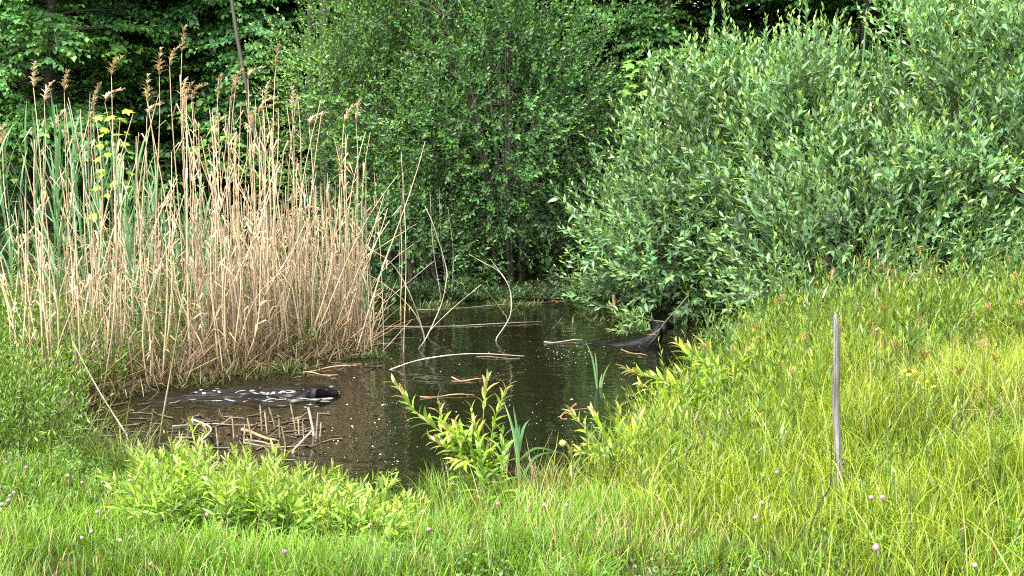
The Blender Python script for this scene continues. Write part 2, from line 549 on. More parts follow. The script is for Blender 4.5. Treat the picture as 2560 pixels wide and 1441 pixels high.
def wave(X, Y):
    u, v = X - DOG1[0], Y - DOG1[1]
    ph = noise(X, Y, 3.1, 3) * 11 + noise(X, Y, 7.5, 4) * 4.5
    env = np.exp(-(v / 0.40) ** 2) * sstep(-u, -0.1, 0.3) * (1 - sstep(-u, 0.7, 1.9)) * (0.35 + 1.1 * noise(X, Y, 2.6, 15))
    near = np.exp(-(v / 0.16) ** 2) * sstep(-u, -0.16, 0.1) * (1 - sstep(-u, 0.45, 1.1)) * (0.3 + 1.2 * noise(X, Y, 5.0, 16))
    z = 0.0115 * env * np.sin(v * 2 * math.pi / 0.10 + ph) + 0.0085 * near * np.sin(v * 2 * math.pi / 0.062 + ph * 1.6 + u * 9)
    z += 0.0035 * env * np.sin(v * 2 * math.pi / 0.055 + 2.1 * ph + u * 14) + 0.004 * near * (noise(X, Y, 28, 17) - 0.5) * 2
    d2 = at_z(1600, 862)
    r = np.hypot(X - d2[0], (Y - d2[1]) * 1.0)
    z += 0.003 * np.exp(-(r / 0.7) ** 2) * np.sin(r * 2 * math.pi / 0.16 + noise(X, Y, 2.0, 7) * 3)
    return z


wx = lines([(-9, -3.6, 0.3), (-3.6, -0.9, 0.022), (-0.9, 2.6, 0.035), (2.6, 9, 0.4)])
wy = lines([(5.5, 9.4, 0.2), (9.4, 11.4, 0.010), (11.4, 13.8, 0.03), (13.8, 17.4, 0.2)])
tag(sheet(wx, wy, wave, 'pond_water', M_WATER), kind='structure')

# ------------------------------------------------------------------ the wood behind
BROWN = (0.055, 0.045, 0.035)
GREY = (0.055, 0.052, 0.045)
KINDS = {'mid': ((0.056, 0.146, 0.040), (0.084, 0.195, 0.046)), 'dark': ((0.044, 0.120, 0.040), (0.064, 0.155, 0.046)),
         'light': ((0.086, 0.20, 0.036), (0.115, 0.24, 0.042)), 'olive': ((0.072, 0.145, 0.036), (0.10, 0.185, 0.040))}


def crown_mesh(name, kind, low=1.3, nb=46, spread=3.0):
    """tiers of horizontal leafy branches on the lower trunk, coarser foliage in the top that no view from the bank reaches"""
    G = Geo()
    c0, c1 = KINDS[kind]
    for b in range(nb):
        h = low + (6.0 - low) * (b / nb) ** 1.1 + rng.uniform(-0.2, 0.2)
        az = rng.uniform(0, 6.28)
        Lb = spread * rng.uniform(0.55, 1.1)
        o = np.array([math.cos(az), math.sin(az), 0])
        tt = np.linspace(0, 1, 6)
        path = np.array([0, 0, h]) + o * (Lb * tt)[:, None] + np.array([0, 0, 1]) * (0.55 * tt - 0.75 * tt ** 2)[:, None] * Lb * 0.6
        tube(G, path, np.linspace(0.03, 0.006, 6), 4, BROWN, False)
        ns = int(28 * Lb / spread + 8)
        ts = rng.uniform(0.2, 1.0, ns)
        P = np.stack([np.interp(ts, tt, path[:, k]) for k in range(3)], 1)
        sa = az + rng.choice([-1, 1], ns) * rng.uniform(0.2, 1.3, ns)
        D = np.stack([np.cos(sa), np.sin(sa), rng.uniform(-0.35, 0.15, ns)], 1)
        P[:, 2] += rng.normal(0, 0.06, ns)
        br = 1.0 if rng.random() < 0.65 else 1.35
        shoots(G, P, D, rng.uniform(0.35, 0.75, ns), 10, 0.105, 0.043, cols(np.array(c0) * br, ns), cols(np.array(c1) * br, ns), 70, 35, -0.12, planar=True, droop=0.2, tipn=0.5)
    ns = 520
    az = rng.uniform(0, 6.28, ns)
    h = rng.uniform(5.0, 13.0, ns)
    rr = spread * 0.85 * np.sqrt(rng.random(ns)) * np.clip(1.2 - (h - 5) / 9.5, 0.2, 1)
    P = np.stack([rr * np.cos(az), rr * np.sin(az), h], 1)
    D = np.stack([np.cos(az), np.sin(az), rng.uniform(-0.3, 0.5, ns)], 1)
    shoots(G, P, D, rng.uniform(0.7, 1.2, ns), 9, 0.34, 0.13, cols(c0, ns), cols(c1, ns), 70, 30, -0.05, planar=True)
    return G.mesh(name)


def trunk_mesh(name, h=11.0, r=0.11, lean=(0, 0), c=BROWN):
    G = Geo()
    t = np.linspace(0, 1, 12)
    p = np.stack([lean[0] * t * h + 0.06 * np.sin(t * 9 + r * 50), lean[1] * t * h + 0.05 * np.cos(t * 7), -0.15 + t * h], 1)
    tube(G, p, r * (1.0 - 0.75 * t) + 0.35 * r * np.exp(-t * 40), 9, c)
    return G.mesh(name)


CROWNS = {k: [crown_mesh('crown', k, lo, nb, spd) for lo, nb, spd in v] for k, v in
          {'mid': [(1.5, 56, 2.7), (1.1, 60, 3.1)], 'dark': [(1.6, 46, 3.0)], 'light': [(1.4, 52, 2.6)], 'olive': [(1.3, 44, 2.8)]}.items()}
TREES = [  # px of the trunk, distance, kind, variant, trunk radius, lean, grey bark, scale, label
    (60, 21.0, 'light', 0, 0.10, (0.02, 0), 0, 1.0, 'light green leafy tree at the left edge, low branches over the reeds'),
    (215, 23.5, 'olive', 0, 0.12, (0.0, 0), 0, 1.05, 'yellowish green tree second from the left, tiered branches above the reed plumes'),
    (352, 22.5, 'mid', 0, 0.10, (-0.06, 0), 0, 1.0, 'dark slim trunked tree left of the tallest reed plume'),
    (425, 26.0, 'dark', 0, 0.13, (-0.04, 0), 0, 1.1, 'deep green tree behind the tallest reed plume'),
    (560, 24.0, 'mid', 1, 0.10, (-0.05, 0), 0, 1.0, 'mid green tree with a black leaning trunk behind the reed plumes'),
    (672, 18.3, 'light', 0, 0.030, (-0.11, 0), 1, 0.9, 'bright green tree with thin grey leaning trunk behind the reeds'),
    (788, 18.6, 'dark', 0, 0.05, (0.0, 0.02), 1, 0.95, 'slender grey trunked tree at the left side of the dense shrubs'),
    (826, 18.4, 'mid', 0, 0.075, (-0.02, 0), 1, 0.95, 'thicker grey trunked tree rising out of the small leaved shrub'),
    (1080, 23.0, 'mid', 1, 0.12, (0.02, 0), 0, 1.1, 'tree hidden behind the middle shrub with dark green crown'),
    (1330, 24.0, 'dark', 0, 0.12, (0.0, 0), 0, 1.1, 'dark crowned tree standing behind the right half of the middle shrub'),
    (1655, 21.5, 'olive', 0, 0.13, (0.01, 0), 1, 0.95, 'yellow green tree with pale trunk between the middle shrub and grey willow'),
    (1790, 24.5, 'mid', 0, 0.12, (0.0, 0), 0, 1.0, 'mid green tree in the gap above the low end of the grey willow'),
    (1935, 23.5, 'dark', 0, 0.15, (0.0, 0), 0, 1.05, 'dark tree with thick trunk behind the tall willow shoots'),
    (2165, 20.5, 'mid', 0, 0.07, (-0.015, 0), 0, 0.95, 'dark green tree with thin upright stem in the willow gap'),
    (2330, 21.5, 'light', 0, 0.09, (0.0, 0), 0, 0.95, 'bright yellow green tree showing at the upper right behind the willow'),
    (120, 19.5, 'mid', 1, 0.08, (0.03, 0), 0, 0.85, 'front tree at the far left with mid green tiers low over the reeds'),
    (480, 22.5, 'olive', 0, 0.07, (-0.05, 0), 0, 0.85, 'front tree with yellowish green tiers behind the middle plumes'),
    (1500, 22.0, 'mid', 0, 0.08, (0.0, 0), 0, 0.95, 'tree with dark green tiers just right of the middle shrub top'),
    (2520, 24.0, 'dark', 0, 0.13, (0.0, 0), 0, 1.1, 'dark tree in the upper right corner behind the willow'),
]
for px, Y, kind, var, r, lean, gray, sc, lab in TREES:
    p = at_y(px, 300, Y)
    o = link('broadleaf_tree', trunk_mesh('trunk', 11, r, lean, GREY if gray else BROWN), M_BARK)
    o.location = (p[0], Y, gz(p[0], Y) - 0.05)
    tag(o, lab, 'tree', 'trees of the wood behind the pond')
    me = CROWNS[kind][var % len(CROWNS[kind])]
    cr = link('crown', me, M_WOOD_LEAF, o)
    cr.rotation_euler.z = rng.uniform(0, 6.28)
    cr.scale = (sc, sc, sc)
    if gray:
        cr.location.y = 2.4

G = Geo()                                                     # the rest of the wood, one far mass of foliage and stems
n = 28000
x, y = rng.uniform(-27, 27, n), rng.uniform(27, 36, n)
z = rng.uniform(0.0, 1, n) ** 0.9 * 14
D = np.stack([rng.normal(0, 1, n), rng.normal(0, 1, n) - 0.4, rng.uniform(-0.5, 0.2, n)], 1)
shoots(G, np.stack([x, y, z], 1), D, rng.uniform(0.6, 1.1, n), 7, 0.31, 0.125, cols((0.05, 0.125, 0.04), n, 0.3), cols((0.065, 0.155, 0.044), n, 0.3), 70, 30, -0.05, planar=True)
for k in range(70):
    xx, yy = rng.uniform(-20, 20), rng.uniform(26, 37)
    tube(G, [(xx, yy, -0.1), (xx + rng.normal(0, 0.2), yy, 5), (xx + rng.normal(0, 0.5), yy, 12)], [rng.uniform(0.08, 0.18), 0.09, 0.04], 6, BROWN, False)
tag(link('far_woodland', G, M_WOOD_LEAF), 'dark green mass of woodland closing the view behind the trees', 'woodland', kind='stuff')

G = Geo()                                                     # ferns, brambles and seedlings on the floor of the wood
n = 4200
x, y = rng.uniform(-11, 11, n), rng.uniform(15.3, 26, n)
k_ = sdist(x, y) > 0.05
x, y = x[k_], y[k_]
n = len(x)
D = np.stack([rng.normal(0, 0.7, n), rng.normal(0, 0.7, n), np.ones(n)], 1)
shoots(G, np.stack([x, y, ground(x, y)], 1), D, rng.uniform(0.3, 0.9, n), 12, 0.09, 0.03, cols((0.025, 0.07, 0.02), n, 0.3), cols((0.04, 0.1, 0.025), n, 0.3), bend=-0.1)
tag(link('woodland_undergrowth', G, M_WOOD_LEAF), 'low dark undergrowth on the floor of the wood', 'undergrowth', kind='stuff')


# ------------------------------------------------------------------ shrubs
def leaf_mesh(name, ln, hw, c, c2=None, seg=4, arch=0.22, fold=0.3):
    """one lance-shaped leaf with a folded midrib, growing along +Y with its face up"""
    G = Geo()
    t = np.linspace(0, 1, seg + 1)
    w = hw * np.sin(np.clip(t, 0, 1) ** 0.8 * math.pi) ** 0.8
    w[0] = hw * 0.12
    zc = ln * arch * (t * (1 - t) * 1.6 - t * t * 0.5)
    c = np.asarray(c, float)
    c2 = c if c2 is None else np.asarray(c2, float)
    V, C = [], []
    for k in range(seg + 1):
        V += [(-w[k], t[k] * ln, zc[k] + fold * w[k]), (0, t[k] * ln, zc[k]), (w[k], t[k] * ln, zc[k] + fold * w[k])]
        cc = c * (1 - t[k]) + c2 * t[k]
        C += [cc, cc * 1.12, cc]
    Fc = [[3 * k + i, 3 * k + i + 1, 3 * k + i + 4, 3 * k + i + 3] for k in range(seg) for i in (0, 1)]
    G.add(V, Fc, np.array(C))
    return G.mesh(name)


def orient(pos, l, n, scale):
    l = nrm(np.asarray(l, float)); n = np.asarray(n, float)
    n = nrm(n - l * (n @ l))
    s = np.cross(l, n)
    M = Matrix(((s[0], l[0], n[0], pos[0]), (s[1], l[1], n[1], pos[1]), (s[2], l[2], n[2], pos[2]), (0, 0, 0, 1)))
    return M @ Matrix.Scale(scale, 4)


def fib(n):
    k = np.arange(n) + 0.5
    ph = np.arccos(1 - 2 * k / n)
    th = math.pi * (1 + 5 ** 0.5) * k
    return np.stack([np.cos(th) * np.sin(ph), np.sin(th) * np.sin(ph), np.cos(ph)], 1)


def shrub(name, label, cat, group, base, ctr, rad, nclump, per, nl, ll, hw, c, ct, shootL, upb=0.5, zmin=0.12, mat=None, nstem=9, lobes=0.22, inner=0.35, stemc=BROWN,
          csize=0.30, tipn=0.75, leaf_parts=0, leafc=None, a0=66, a1=26, bend=0.12, seed=1, wands=0):
    """a many-stemmed shrub: arching stems from the base, each ending in clumps of leafy shoots over an uneven envelope"""
    lr = np.random.default_rng(seed)
    base, ctr, rad = np.asarray(base, float), np.asarray(ctr, float), np.asarray(rad, float)
    root = link(name, None)
    root.location = base
    tag(root, label, cat, group)
    U = fib(nclump) + lr.normal(0, 0.12, (nclump, 3))
    U = nrm(U)
    rr = 1 - lobes + 2 * lobes * lr.random(nclump)
    deep = lr.random(nclump) < inner
    rr = np.where(deep, rr * lr.uniform(0.35, 0.75, nclump), rr)
    K = ctr + U * rad * rr[:, None]
    ok = K[:, 2] > base[2] + zmin
    K, U, deep = K[ok], U[ok], deep[ok]
    S = Geo()
    stems = []
    for k in range(nstem):
        a = k * 2.4 + lr.uniform(-0.4, 0.4)
        e = ctr + np.array([math.cos(a), math.sin(a), 0.0]) * rad * lr.uniform(0.25, 0.6) + np.array([0, 0, rad[2] * lr.uniform(-0.1, 0.55)])
        b = base + np.array([math.cos(a) * 0.18, math.sin(a) * 0.18, -0.08])
        mid = (b + e) / 2 + np.array([0, 0, 0.1]) - np.array([math.cos(a), math.sin(a), 0]) * 0.12
        path = bez([b, mid, e], 6)
        stems.append(path)
        tube(S, path - base, np.linspace(0.026, 0.010, len(path)), 6, stemc, False)
    allp = np.vstack(stems)
    for k in range(len(K)):
        dd = np.linalg.norm(allp - K[k], axis=1) + np.maximum(0, allp[:, 2] - K[k][2]) * 1.2
        q = allp[np.argmin(dd)]
        mid = (q + K[k]) / 2 + lr.normal(0, 0.09, 3) + np.array([0, 0, -0.04])
        tube(S, bez([q, mid, K[k]], 4) - base, np.linspace(0.009, 0.003, 7), 4, stemc, False)
    link('branches', S, M_BARK, root)
    n = len(K) * per
    I = np.repeat(np.arange(len(K)), per)
    out = U[I]
    off = lr.normal(0, 1, (n, 3)) * csize * 0.5
    P = K[I] + off
    D = nrm(out * 0.75 + nrm(off) * 0.65 + np.array([0, 0, upb]) + lr.normal(0, 0.3, (n, 3)))
    P = P - base
    P[:, 2] = np.maximum(P[:, 2], 0.04)
    clump = np.exp(lr.normal(0, 0.2, len(K)))[I][:, None]
    G = Geo()
    shoots(G, P, D, lr.uniform(*shootL, n), nl, ll, hw, cols(c, n, 0.12, 0.08) * clump, cols(ct, n, 0.12, 0.08) * clump, a0, a1, bend, stem=0.0022, stemc=np.array(stemc) * 1.2, tipn=tipn)
    if wands:                                                 # long upright shoots standing out of the top
        top = np.where((U[:, 2] > 0.3) | ((U[:, 2] > -0.1) & (U[:, 0] < -0.6)))[0]
        w = lr.choice(top, wands)
        PW = K[w] - base + lr.normal(0, 0.12, (wands, 3))
        DW = nrm(np.stack([lr.normal(0, 0.16, wands) + 0.5 * np.minimum(U[w][:, 0] + 0.3, 0), lr.normal(0, 0.16, wands), np.ones(wands)], 1))
        shoots(G, PW, DW, lr.uniform(0.45, 1.0, wands), 30, ll * 1.05, hw, cols(c, wands, 0.1, 0.06) * 1.1, cols(ct, wands, 0.1, 0.06), 50, 18, 0.0, stem=0.0035, stemc=np.array(stemc) * 1.2, tipn=0.8)
    fo = link('foliage', G, mat or M_LEAF, root)
    if leaf_parts:
        fo['kind'] = 'stuff'
        vis = np.where((out[:, 1] < 0.1) & (D[:, 1] < 0.35))[0]
        lms = [leaf_mesh('leaf', ll, hw, np.array(leafc) * f, np.array(leafc) * f * 1.1) for f in (0.85, 1.0, 1.2)]
        for j in range(leaf_parts):
            i = vis[lr.integers(len(vis))]
            tip = P[i] + D[i] * lr.uniform(0.18, 0.4)
            l = nrm(D[i] * 0.7 + lr.normal(0, 0.55, 3))
            lf = link('leaf', lms[j % 3], mat or M_LEAF, root)
            lf.matrix_local = orient(tip, l, np.array([0, -0.3, 1.0]) + lr.normal(0, 0.3, 3), lr.uniform(0.85, 1.3))
    return root


W1, W2 = (0.112, 0.226, 0.082), (0.26, 0.41, 0.075)             # grey willow: leaf, young tip
wg = 'grey green willows at the right end of the pond'


def willow(label, px, py, Y, rx, ry, rz, seed, nclump=95, per=15, parts=300, base=None, lobes=0.42, csize=0.215):
    c = at_y(px, py, Y)
    c[2] -= 0.08
    b = (c[0] + 0.1, Y + 0.35, max(gz(c[0] + 0.1, Y + 0.35), -0.05)) if base is None else base
    return shrub('grey_willow', label, 'willow', wg, b, c, (rx, ry, rz), nclump, per, 13, 0.100, 0.0185, W1, W2, (0.28, 0.62), 0.75, 0.10, M_WILLOW, 12, lobes, 0.16,
                 (0.11, 0.095, 0.07), csize, 0.8, parts, (0.135, 0.245, 0.075), 52, 18, seed=seed, wands=36)


willow('grey green willow with lowest boughs overhanging the swimming dog', 1755, 545, 14.3, 0.86, 0.75, 0.96, 21, 62, 23)
willow('tall grey green willow in the middle with shoots reaching the top of the picture', 1995, 440, 13.6, 0.70, 0.75, 1.08, 22, 58, 24)
willow('broad grey green willow filling the right edge behind the meadow', 2510, 420, 12.7, 1.00, 0.85, 1.15, 23, 76, 24)
willow('low spreading grey green willow with bare grey boughs just behind the meadow top', 2180, 620, 12.2, 1.05, 0.5, 0.58, 24, 56, 18, 150)

wl = [o for o in scene.objects if o.get('label', '').startswith('grey green willow with lowest boughs')][0]
G = Geo()
ob_ = np.array(wl.location)
Yb = at_z(1600, 862)[1] - 0.35
for pts in ([(1720, 740), (1690, 775), (1655, 815), (1640, 842), (1615, 868)], [(1650, 822), (1630, 838), (1598, 852)], [(1660, 805), (1625, 800), (1590, 790)], [(1640, 838), (1610, 835), (1585, 822)]):
    W = bez([at_y(x, y, Yb) for x, y in pts], 4) - ob_
    tube(G, W, np.linspace(0.006, 0.0025, len(W)), 5, (0.16, 0.14, 0.09), False)
bt = np.array([at_y(rng.uniform(1560, 1650), rng.uniform(790, 838), Yb + rng.uniform(-0.1, 0.1)) - ob_ for _ in range(15)])
shoots(G, bt, np.stack([rng.uniform(-1, 0.1, 15), rng.normal(0, 0.4, 15), rng.uniform(-0.1, 0.8, 15)], 1), rng.uniform(0.14, 0.26, 15), 11, 0.085, 0.013, cols((0.12, 0.22, 0.06), 15), cols((0.22, 0.34, 0.07), 15), 55, 20, 0.1, stem=0.002)
link('bough', G, M_WILLOW, wl)
sg = 'small leaved shrubs on the far bank'
DK, DKT = (0.048, 0.140, 0.030), (0.14, 0.30, 0.036)


def far_shrub(label, px, py, Y, rx, ry, rz, seed, nclump, per, c=DK, ct=DKT, zmin=0.5, lobes=0.27):
    q = at_y(px, py, Y)
    b = (q[0] + 0.15, Y + 0.1, gz(q[0] + 0.15, Y + 0.1))
    return shrub('willow_shrub', label, 'shrub', sg, b, q, (rx, ry, rz), int(nclump * 0.72), int(per * 1.45), 14, 0.060, 0.0138, c, ct, (0.28, 0.55), 0.35, zmin, M_LEAF, 13, lobes, 0.35, (0.05, 0.043, 0.033),
                 0.30, 0.66, a0=58, a1=24, seed=seed, bend=0.08)


far_shrub('big dark green small leaved shrub in the middle of the far bank', 1240, 280, 16.6, 1.5, 1.1, 2.05, 31, 170, 17, zmin=0.55, lobes=0.26)
far_shrub('paler olive small leaved shrub just right of the dry reeds', 900, 330, 17.2, 0.85, 0.9, 1.95, 32, 95, 16, (0.075, 0.165, 0.038), (0.14, 0.26, 0.045), 0.2)
far_shrub('upright small leaved shrub with fresh tips between olive shrub and dark shrub', 1080, 180, 17.6, 0.8, 0.8, 2.1, 33, 75, 15, (0.062, 0.15, 0.032), (0.16, 0.29, 0.04), 0.4)
far_shrub('low drooping dark shrub over the water between big shrub and grey willow', 1480, 500, 16.6, 0.7, 0.8, 1.15, 34, 55, 15, (0.042, 0.11, 0.034), (0.08, 0.17, 0.042), 0.35)
far_shrub('low leafy shrub at the waterline behind the loose bent reeds', 1030, 620, 16.1, 0.80, 0.6, 0.62, 35, 46, 14, (0.045, 0.115, 0.03), (0.09, 0.19, 0.036), 0.08)


def maple(label, px, py, Y, h, c, n=26, leaf=0.085, top=None):
    """young maple: one stem with pairs of long-stalked broad leaves"""
    q = at_y(px, py, Y)
    z0 = gz(q[0], Y)
    root = link('maple_sapling', None)
    root.location = (q[0], Y, z0)
    tag(root, label, 'sapling', 'young maples')
    S = Geo()
    H = q[2] - z0
    tube(S, bez([(0.05, 0, -0.05), (-0.03, 0, H * 0.5), (0, 0, H)], 6), np.linspace(0.014, 0.004, 12), 5, (0.12, 0.10, 0.05), False)
    link('stem', S, M_BARK, root)
    lm = []
    for f in (0.85, 1.1):
        G = Geo()                                             # palmate leaf with five points
        ang = np.radians([-150, -100, -72, -45, -22, 0, 22, 45, 72, 100, 150])
        r = np.array([0.35, 0.62, 0.42, 0.85, 0.55, 1.0, 0.55, 0.85, 0.42, 0.62, 0.35]) * leaf
        V = [(0, leaf * 0.3, 0)] + [(r[k] * math.sin(ang[k]), leaf * 0.3 + r[k] * math.cos(ang[k]), -0.25 * r[k] * (0.4 + abs(math.sin(ang[k])))) for k in range(11)]
        G.add(V, [[0, k, k + 1] for k in range(1, 11)], np.array(c) * f)
        lm.append(G.mesh('leaf'))
    for k in range(n):
        t = 1 - (k / n) ** 1.2 * min(1.0, h / H)
        a = k * 2.4
        d = np.array([math.cos(a), math.sin(a), rng.uniform(-0.2, 0.35)])
        dist = rng.uniform(0.05, 0.10) + (1 - t) * h * 0.16
        lf = link('leaf', lm[k % 2], M_FLOWER, root)
        lf.matrix_local = orient(np.array([0, 0, t * H]) + d * dist, d + np.array([0, 0, -0.3]), np.array([0, -0.35, 1]) + rng.normal(0, 0.25, 3), rng.uniform(0.75, 1.3))
    return root


maple('yellow green young maple standing among the left reeds', 280, 275, 12.6, 0.95, (0.20, 0.30, 0.03), 34, 0.075)
maple('bright green young maple between the middle shrub and grey willow', 1600, 150, 16.0, 1.0, (0.13, 0.26, 0.045), 60, 0.11)
maple('bright lime young maple poking out at the top right above the willow', 2335, 10, 15.2, 1.0, (0.15, 0.28, 0.04), 60, 0.12)
maple('short green maple seedling low behind the willow gap', 2000, 240, 15.5, 0.7, (0.09, 0.21, 0.04), 40, 0.10)

# ------------------------------------------------------------------ reeds
TAN = np.array((0.41, 0.325, 0.195))
PINK = np.array((0.40, 0.295, 0.195))


def reed_mesh(name, H, r, curve, k):
    G = Geo()
    t = np.linspace(0, 1, 9)
    lr = np.random.default_rng(100 + k)
    x = curve * H * t ** 2 + 0.02 * H * np.sin(t * 5 + k)
    y = 0.015 * H * np.sin(t * 4 + 2 * k)
    pts = np.stack([x, y, t * H], 1)
    pts[0, 2] = -0.12
    cc = TAN * (1 - t[:, None]) * lr.uniform(0.75, 1.0) + (PINK * 0.6 + TAN * 0.5) * t[:, None] * lr.uniform(0.8, 1.15)
    cc[0] *= 0.35
    cc[1] *= 0.8
    cc[3] *= 1.15
    tube(G, pts, np.linspace(r, r * 0.42, 9), 5, cc)
    for j in range(3):                                        # a few dry leaf sheaths
        q = lr.uniform(0.2, 0.9)
        a = lr.uniform(0, 6.28)
        L = lr.uniform(0.08, 0.22)
        p = np.array([np.interp(q, t, pts[:, i]) for i in range(3)])
        o = np.array([math.cos(a), math.sin(a), 0])
        s = np.array([-o[1], o[0], 0]) * r * 0.9
        pp = [p, p + o * L * 0.35 + np.array([0, 0, L * 0.45]), p + o * L * 0.9 + np.array([0, 0, L * lr.uniform(-0.3, 0.5)])]
        G.add([pp[0] - s, pp[0] + s, pp[1] + s, pp[1] - s, pp[2]], [[0, 1, 2, 3]], TAN * 0.95)
        G.f.append(np.array([[3, 2, 4]]) + G.n - 5)
    return G.mesh(name)


def plume_mesh(k):
    """one-sided drooping seed head of fine hairy strands"""
    lr = np.random.default_rng(300 + k)
    G = Geo()
    L = lr.uniform(0.16, 0.26)
    dr = [0.1, 0.5, 0.9, 0.25][k % 4]
    t = np.linspace(0, 1, 7)
    ax = np.stack([dr * L * t ** 2, np.zeros(7), L * (t - 0.45 * dr * t ** 2)], 1)
    tube(G, ax, np.linspace(0.0022, 0.001, 7), 3, PINK * 0.8, False)
    n = 46
    q = lr.uniform(0.05, 1.0, n)
    P = np.stack([np.interp(q, t, ax[:, i]) for i in range(3)], 1)
    az = lr.normal(0, 1.0, n)
    base = np.array((0.40, 0.325, 0.235)) * lr.uniform(0.8, 1.1)
    blades(G, P, lr.uniform(0.05, 0.10, n) * (1.15 - 0.6 * q), np.full(n, 0.0085), az, np.full(n, 0.5), lr.uniform(0.8, 2.0, n), cols(base, n, 0.15), cols(base * 1.25, n, 0.15))
    return G.mesh('plume')


RM = [reed_mesh('dry_reed', 2.0, 0.0076, [0.02, 0.06, -0.05, 0.1, 0.0, -0.12, 0.03, 0.2][k], k) for k in range(8)]
PM = [plume_mesh(k) for k in range(8)]
LAB_REED = 'slender dry tan reed stalk standing in the crowded reed bed'
LAB_PLUME = 'tall dry reed with drooping feathery seed head above the reed bed'


def bed_point():
    while True:
        px = rng.choice([rng.uniform(15, 915), rng.uniform(15, 915), rng.uniform(470, 915)])
        front = np.interp(px, [15, 60, 300, 560, 700, 850, 960], [9.6, 9.75, 10.5, 11.2, 11.75, 12.1, 12.15])
        Y = front + (abs(rng.normal(0, 0.55)) if rng.random() < 0.4 else rng.uniform(0, 3.0)) + 0.25 * (noise(px, 0.0, 0.02) - 0.4)
        p = at_y(px, 400, Y)
        d = float(sdist(np.array([p[0]]), np.array([Y]))[0])
        if Y < 14.7 and d > -0.55 and not (px > 850 and Y > 14.0):
            return p[0], Y, px


def place_reed(x, y, H, lean, az, plume=None, me=None):
    o = link('dry_reed', me or RM[rng.integers(8)], M_DRY)
    o.location = (x, y, max(gz(x, y), -0.10))
    o.rotation_euler = (lean * math.cos(az), lean * math.sin(az), rng.uniform(0, 6.28))
    o.scale = (1, 1, H / 2.0) if plume is None else (1, 1, H / 2.0)
    if plume is not None:
        pl = link('plume', PM[plume % 8], M_PLUME, o)
        i = RM.index(o.data)
        top = np.array([0, 0, 2.0])
        v = o.data.vertices
        top = np.mean([v[k].co for k in range(40, 45)], axis=0)
        pl.location = top
        pl.scale = (1.1, 1.1, 1.1 * 2.0 / H)
        pl.rotation_euler.z = rng.uniform(-1.2, 1.2) - o.rotation_euler.z
        tag(o, LAB_PLUME, 'reed', 'plumed reeds')
    else:
        tag(o, LAB_REED, 'reed', 'dry reed stalks')
    return o


PLUMES = [(410, 110), (421, 145), (275, 170), (180, 210), (88, 200), (101, 240), (635, 180), (685, 155), (598, 235), (534, 205), (506, 240), (441, 228), (395, 240), (246, 245), (275, 240), (206, 290),
          (10, 275), (36, 350), (597, 292), (702, 235), (742, 258), (790, 290), (808, 300), (886, 290), (490, 300), (506, 325), (655, 335), (570, 375), (380, 170), (466, 245), (365, 275), (552, 225), (850, 410), (176, 312), (668, 270), (620, 310)]
for k, (px, py) in enumerate(PLUMES):
    Y = rng.uniform(12.1, 14.0) if px > 450 else rng.uniform(11.2, 13.5)
    p = at_y(px, py, Y)
    z0 = max(gz(p[0], Y), -0.1)
    o = place_reed(p[0] + rng.normal(0, 0.05), Y, (p[2] - z0) * 0.97, rng.normal(0, 0.03), rng.uniform(0, 6.28), k, RM[[0, 2, 4, 6, 1][k % 5]])
for k in range(255):
    x, y, px = bed_point()
    tall = rng.random() < 0.3
    H = rng.uniform(1.55, 2.25) if tall else rng.uniform(0.9, 1.5)
    if px > 880:
        H *= 0.9
    lean = abs(rng.normal(0, 0.06)) if rng.random() < 0.8 else rng.uniform(0.15, 0.55)
    place_reed(x, y, H, lean, rng.uniform(0, 6.28))

G = Geo()                                                     # the uncountable rest of the dry stalks, and the fallen litter between them
for k in range(430):
    x, y, px = bed_point()
    if px < 470 and rng.random() < 0.55:
        continue
    H = rng.uniform(0.5, 1.5)
    a = rng.uniform(0, 6.28)
    ln = abs(rng.normal(0, 0.06)) if rng.random() < 0.8 else rng.uniform(0.2, 0.9)
    o = np.array([math.cos(a) * math.sin(ln), math.sin(a) * math.sin(ln), math.cos(ln)])
    b = np.array([x, y, max(gz(x, y), -0.1) - 0.03])
    t = np.linspace(0, 1, 5)
    side = np.array([-math.sin(a), math.cos(a), 0])
    pts = b + o * (t * H)[:, None] + side * (0.03 * H * np.sin(t * 4 + k))[:, None]
    f = rng.uniform(0.6, 1.1)
    cc = (TAN * 0.5 + PINK * 0.5)[None] * f * np.array([0.35, 0.8, 1, 1.05, 1.05])[:, None]
    tube(G, pts, np.linspace(rng.uniform(0.004, 0.0065), 0.0022, 5), 4, cc, False)
n = 2600
pts = np.array([bed_point()[:2] for _ in range(n)])
zz = np.maximum(ground(pts[:, 0], pts[:, 1]), 0.0)
P = np.stack([pts[:, 0], pts[:, 1], zz + rng.uniform(0, 0.02, n)], 1)
blades(G, P, rng.uniform(0.15, 0.6, n), rng.uniform(0.006, 0.013, n), rng.uniform(0, 6.28, n), rng.uniform(0.2, 1.4, n), rng.uniform(-0.3, 0.9, n), cols((0.22, 0.155, 0.085), n, 0.3), cols((0.33, 0.235, 0.13), n, 0.3))
n = 1700                                                      # brown leaf remains hanging between the stalks
pts = np.array([bed_point() for _ in range(n)])
zz = np.maximum(ground(pts[:, 0], pts[:, 1]), 0.0)
hh = rng.random(n) ** 1.3 * 1.15
P = np.stack([pts[:, 0], pts[:, 1], zz + hh], 1)
blades(G, P, rng.uniform(0.06, 0.24, n), rng.uniform(0.004, 0.010, n), rng.uniform(0, 6.28, n), rng.uniform(0.3, 2.2, n), rng.uniform(-0.6, 0.9, n), cols((0.25, 0.165, 0.10), n, 0.3), cols((0.36, 0.245, 0.15), n, 0.3))
tag(link('dry_reed_thicket', G, M_DRY), 'dense thicket of dead tan reed stalks and fallen litter', 'reeds', kind='stuff')

GR, GRT = (0.080, 0.185, 0.070), (0.135, 0.265, 0.095)


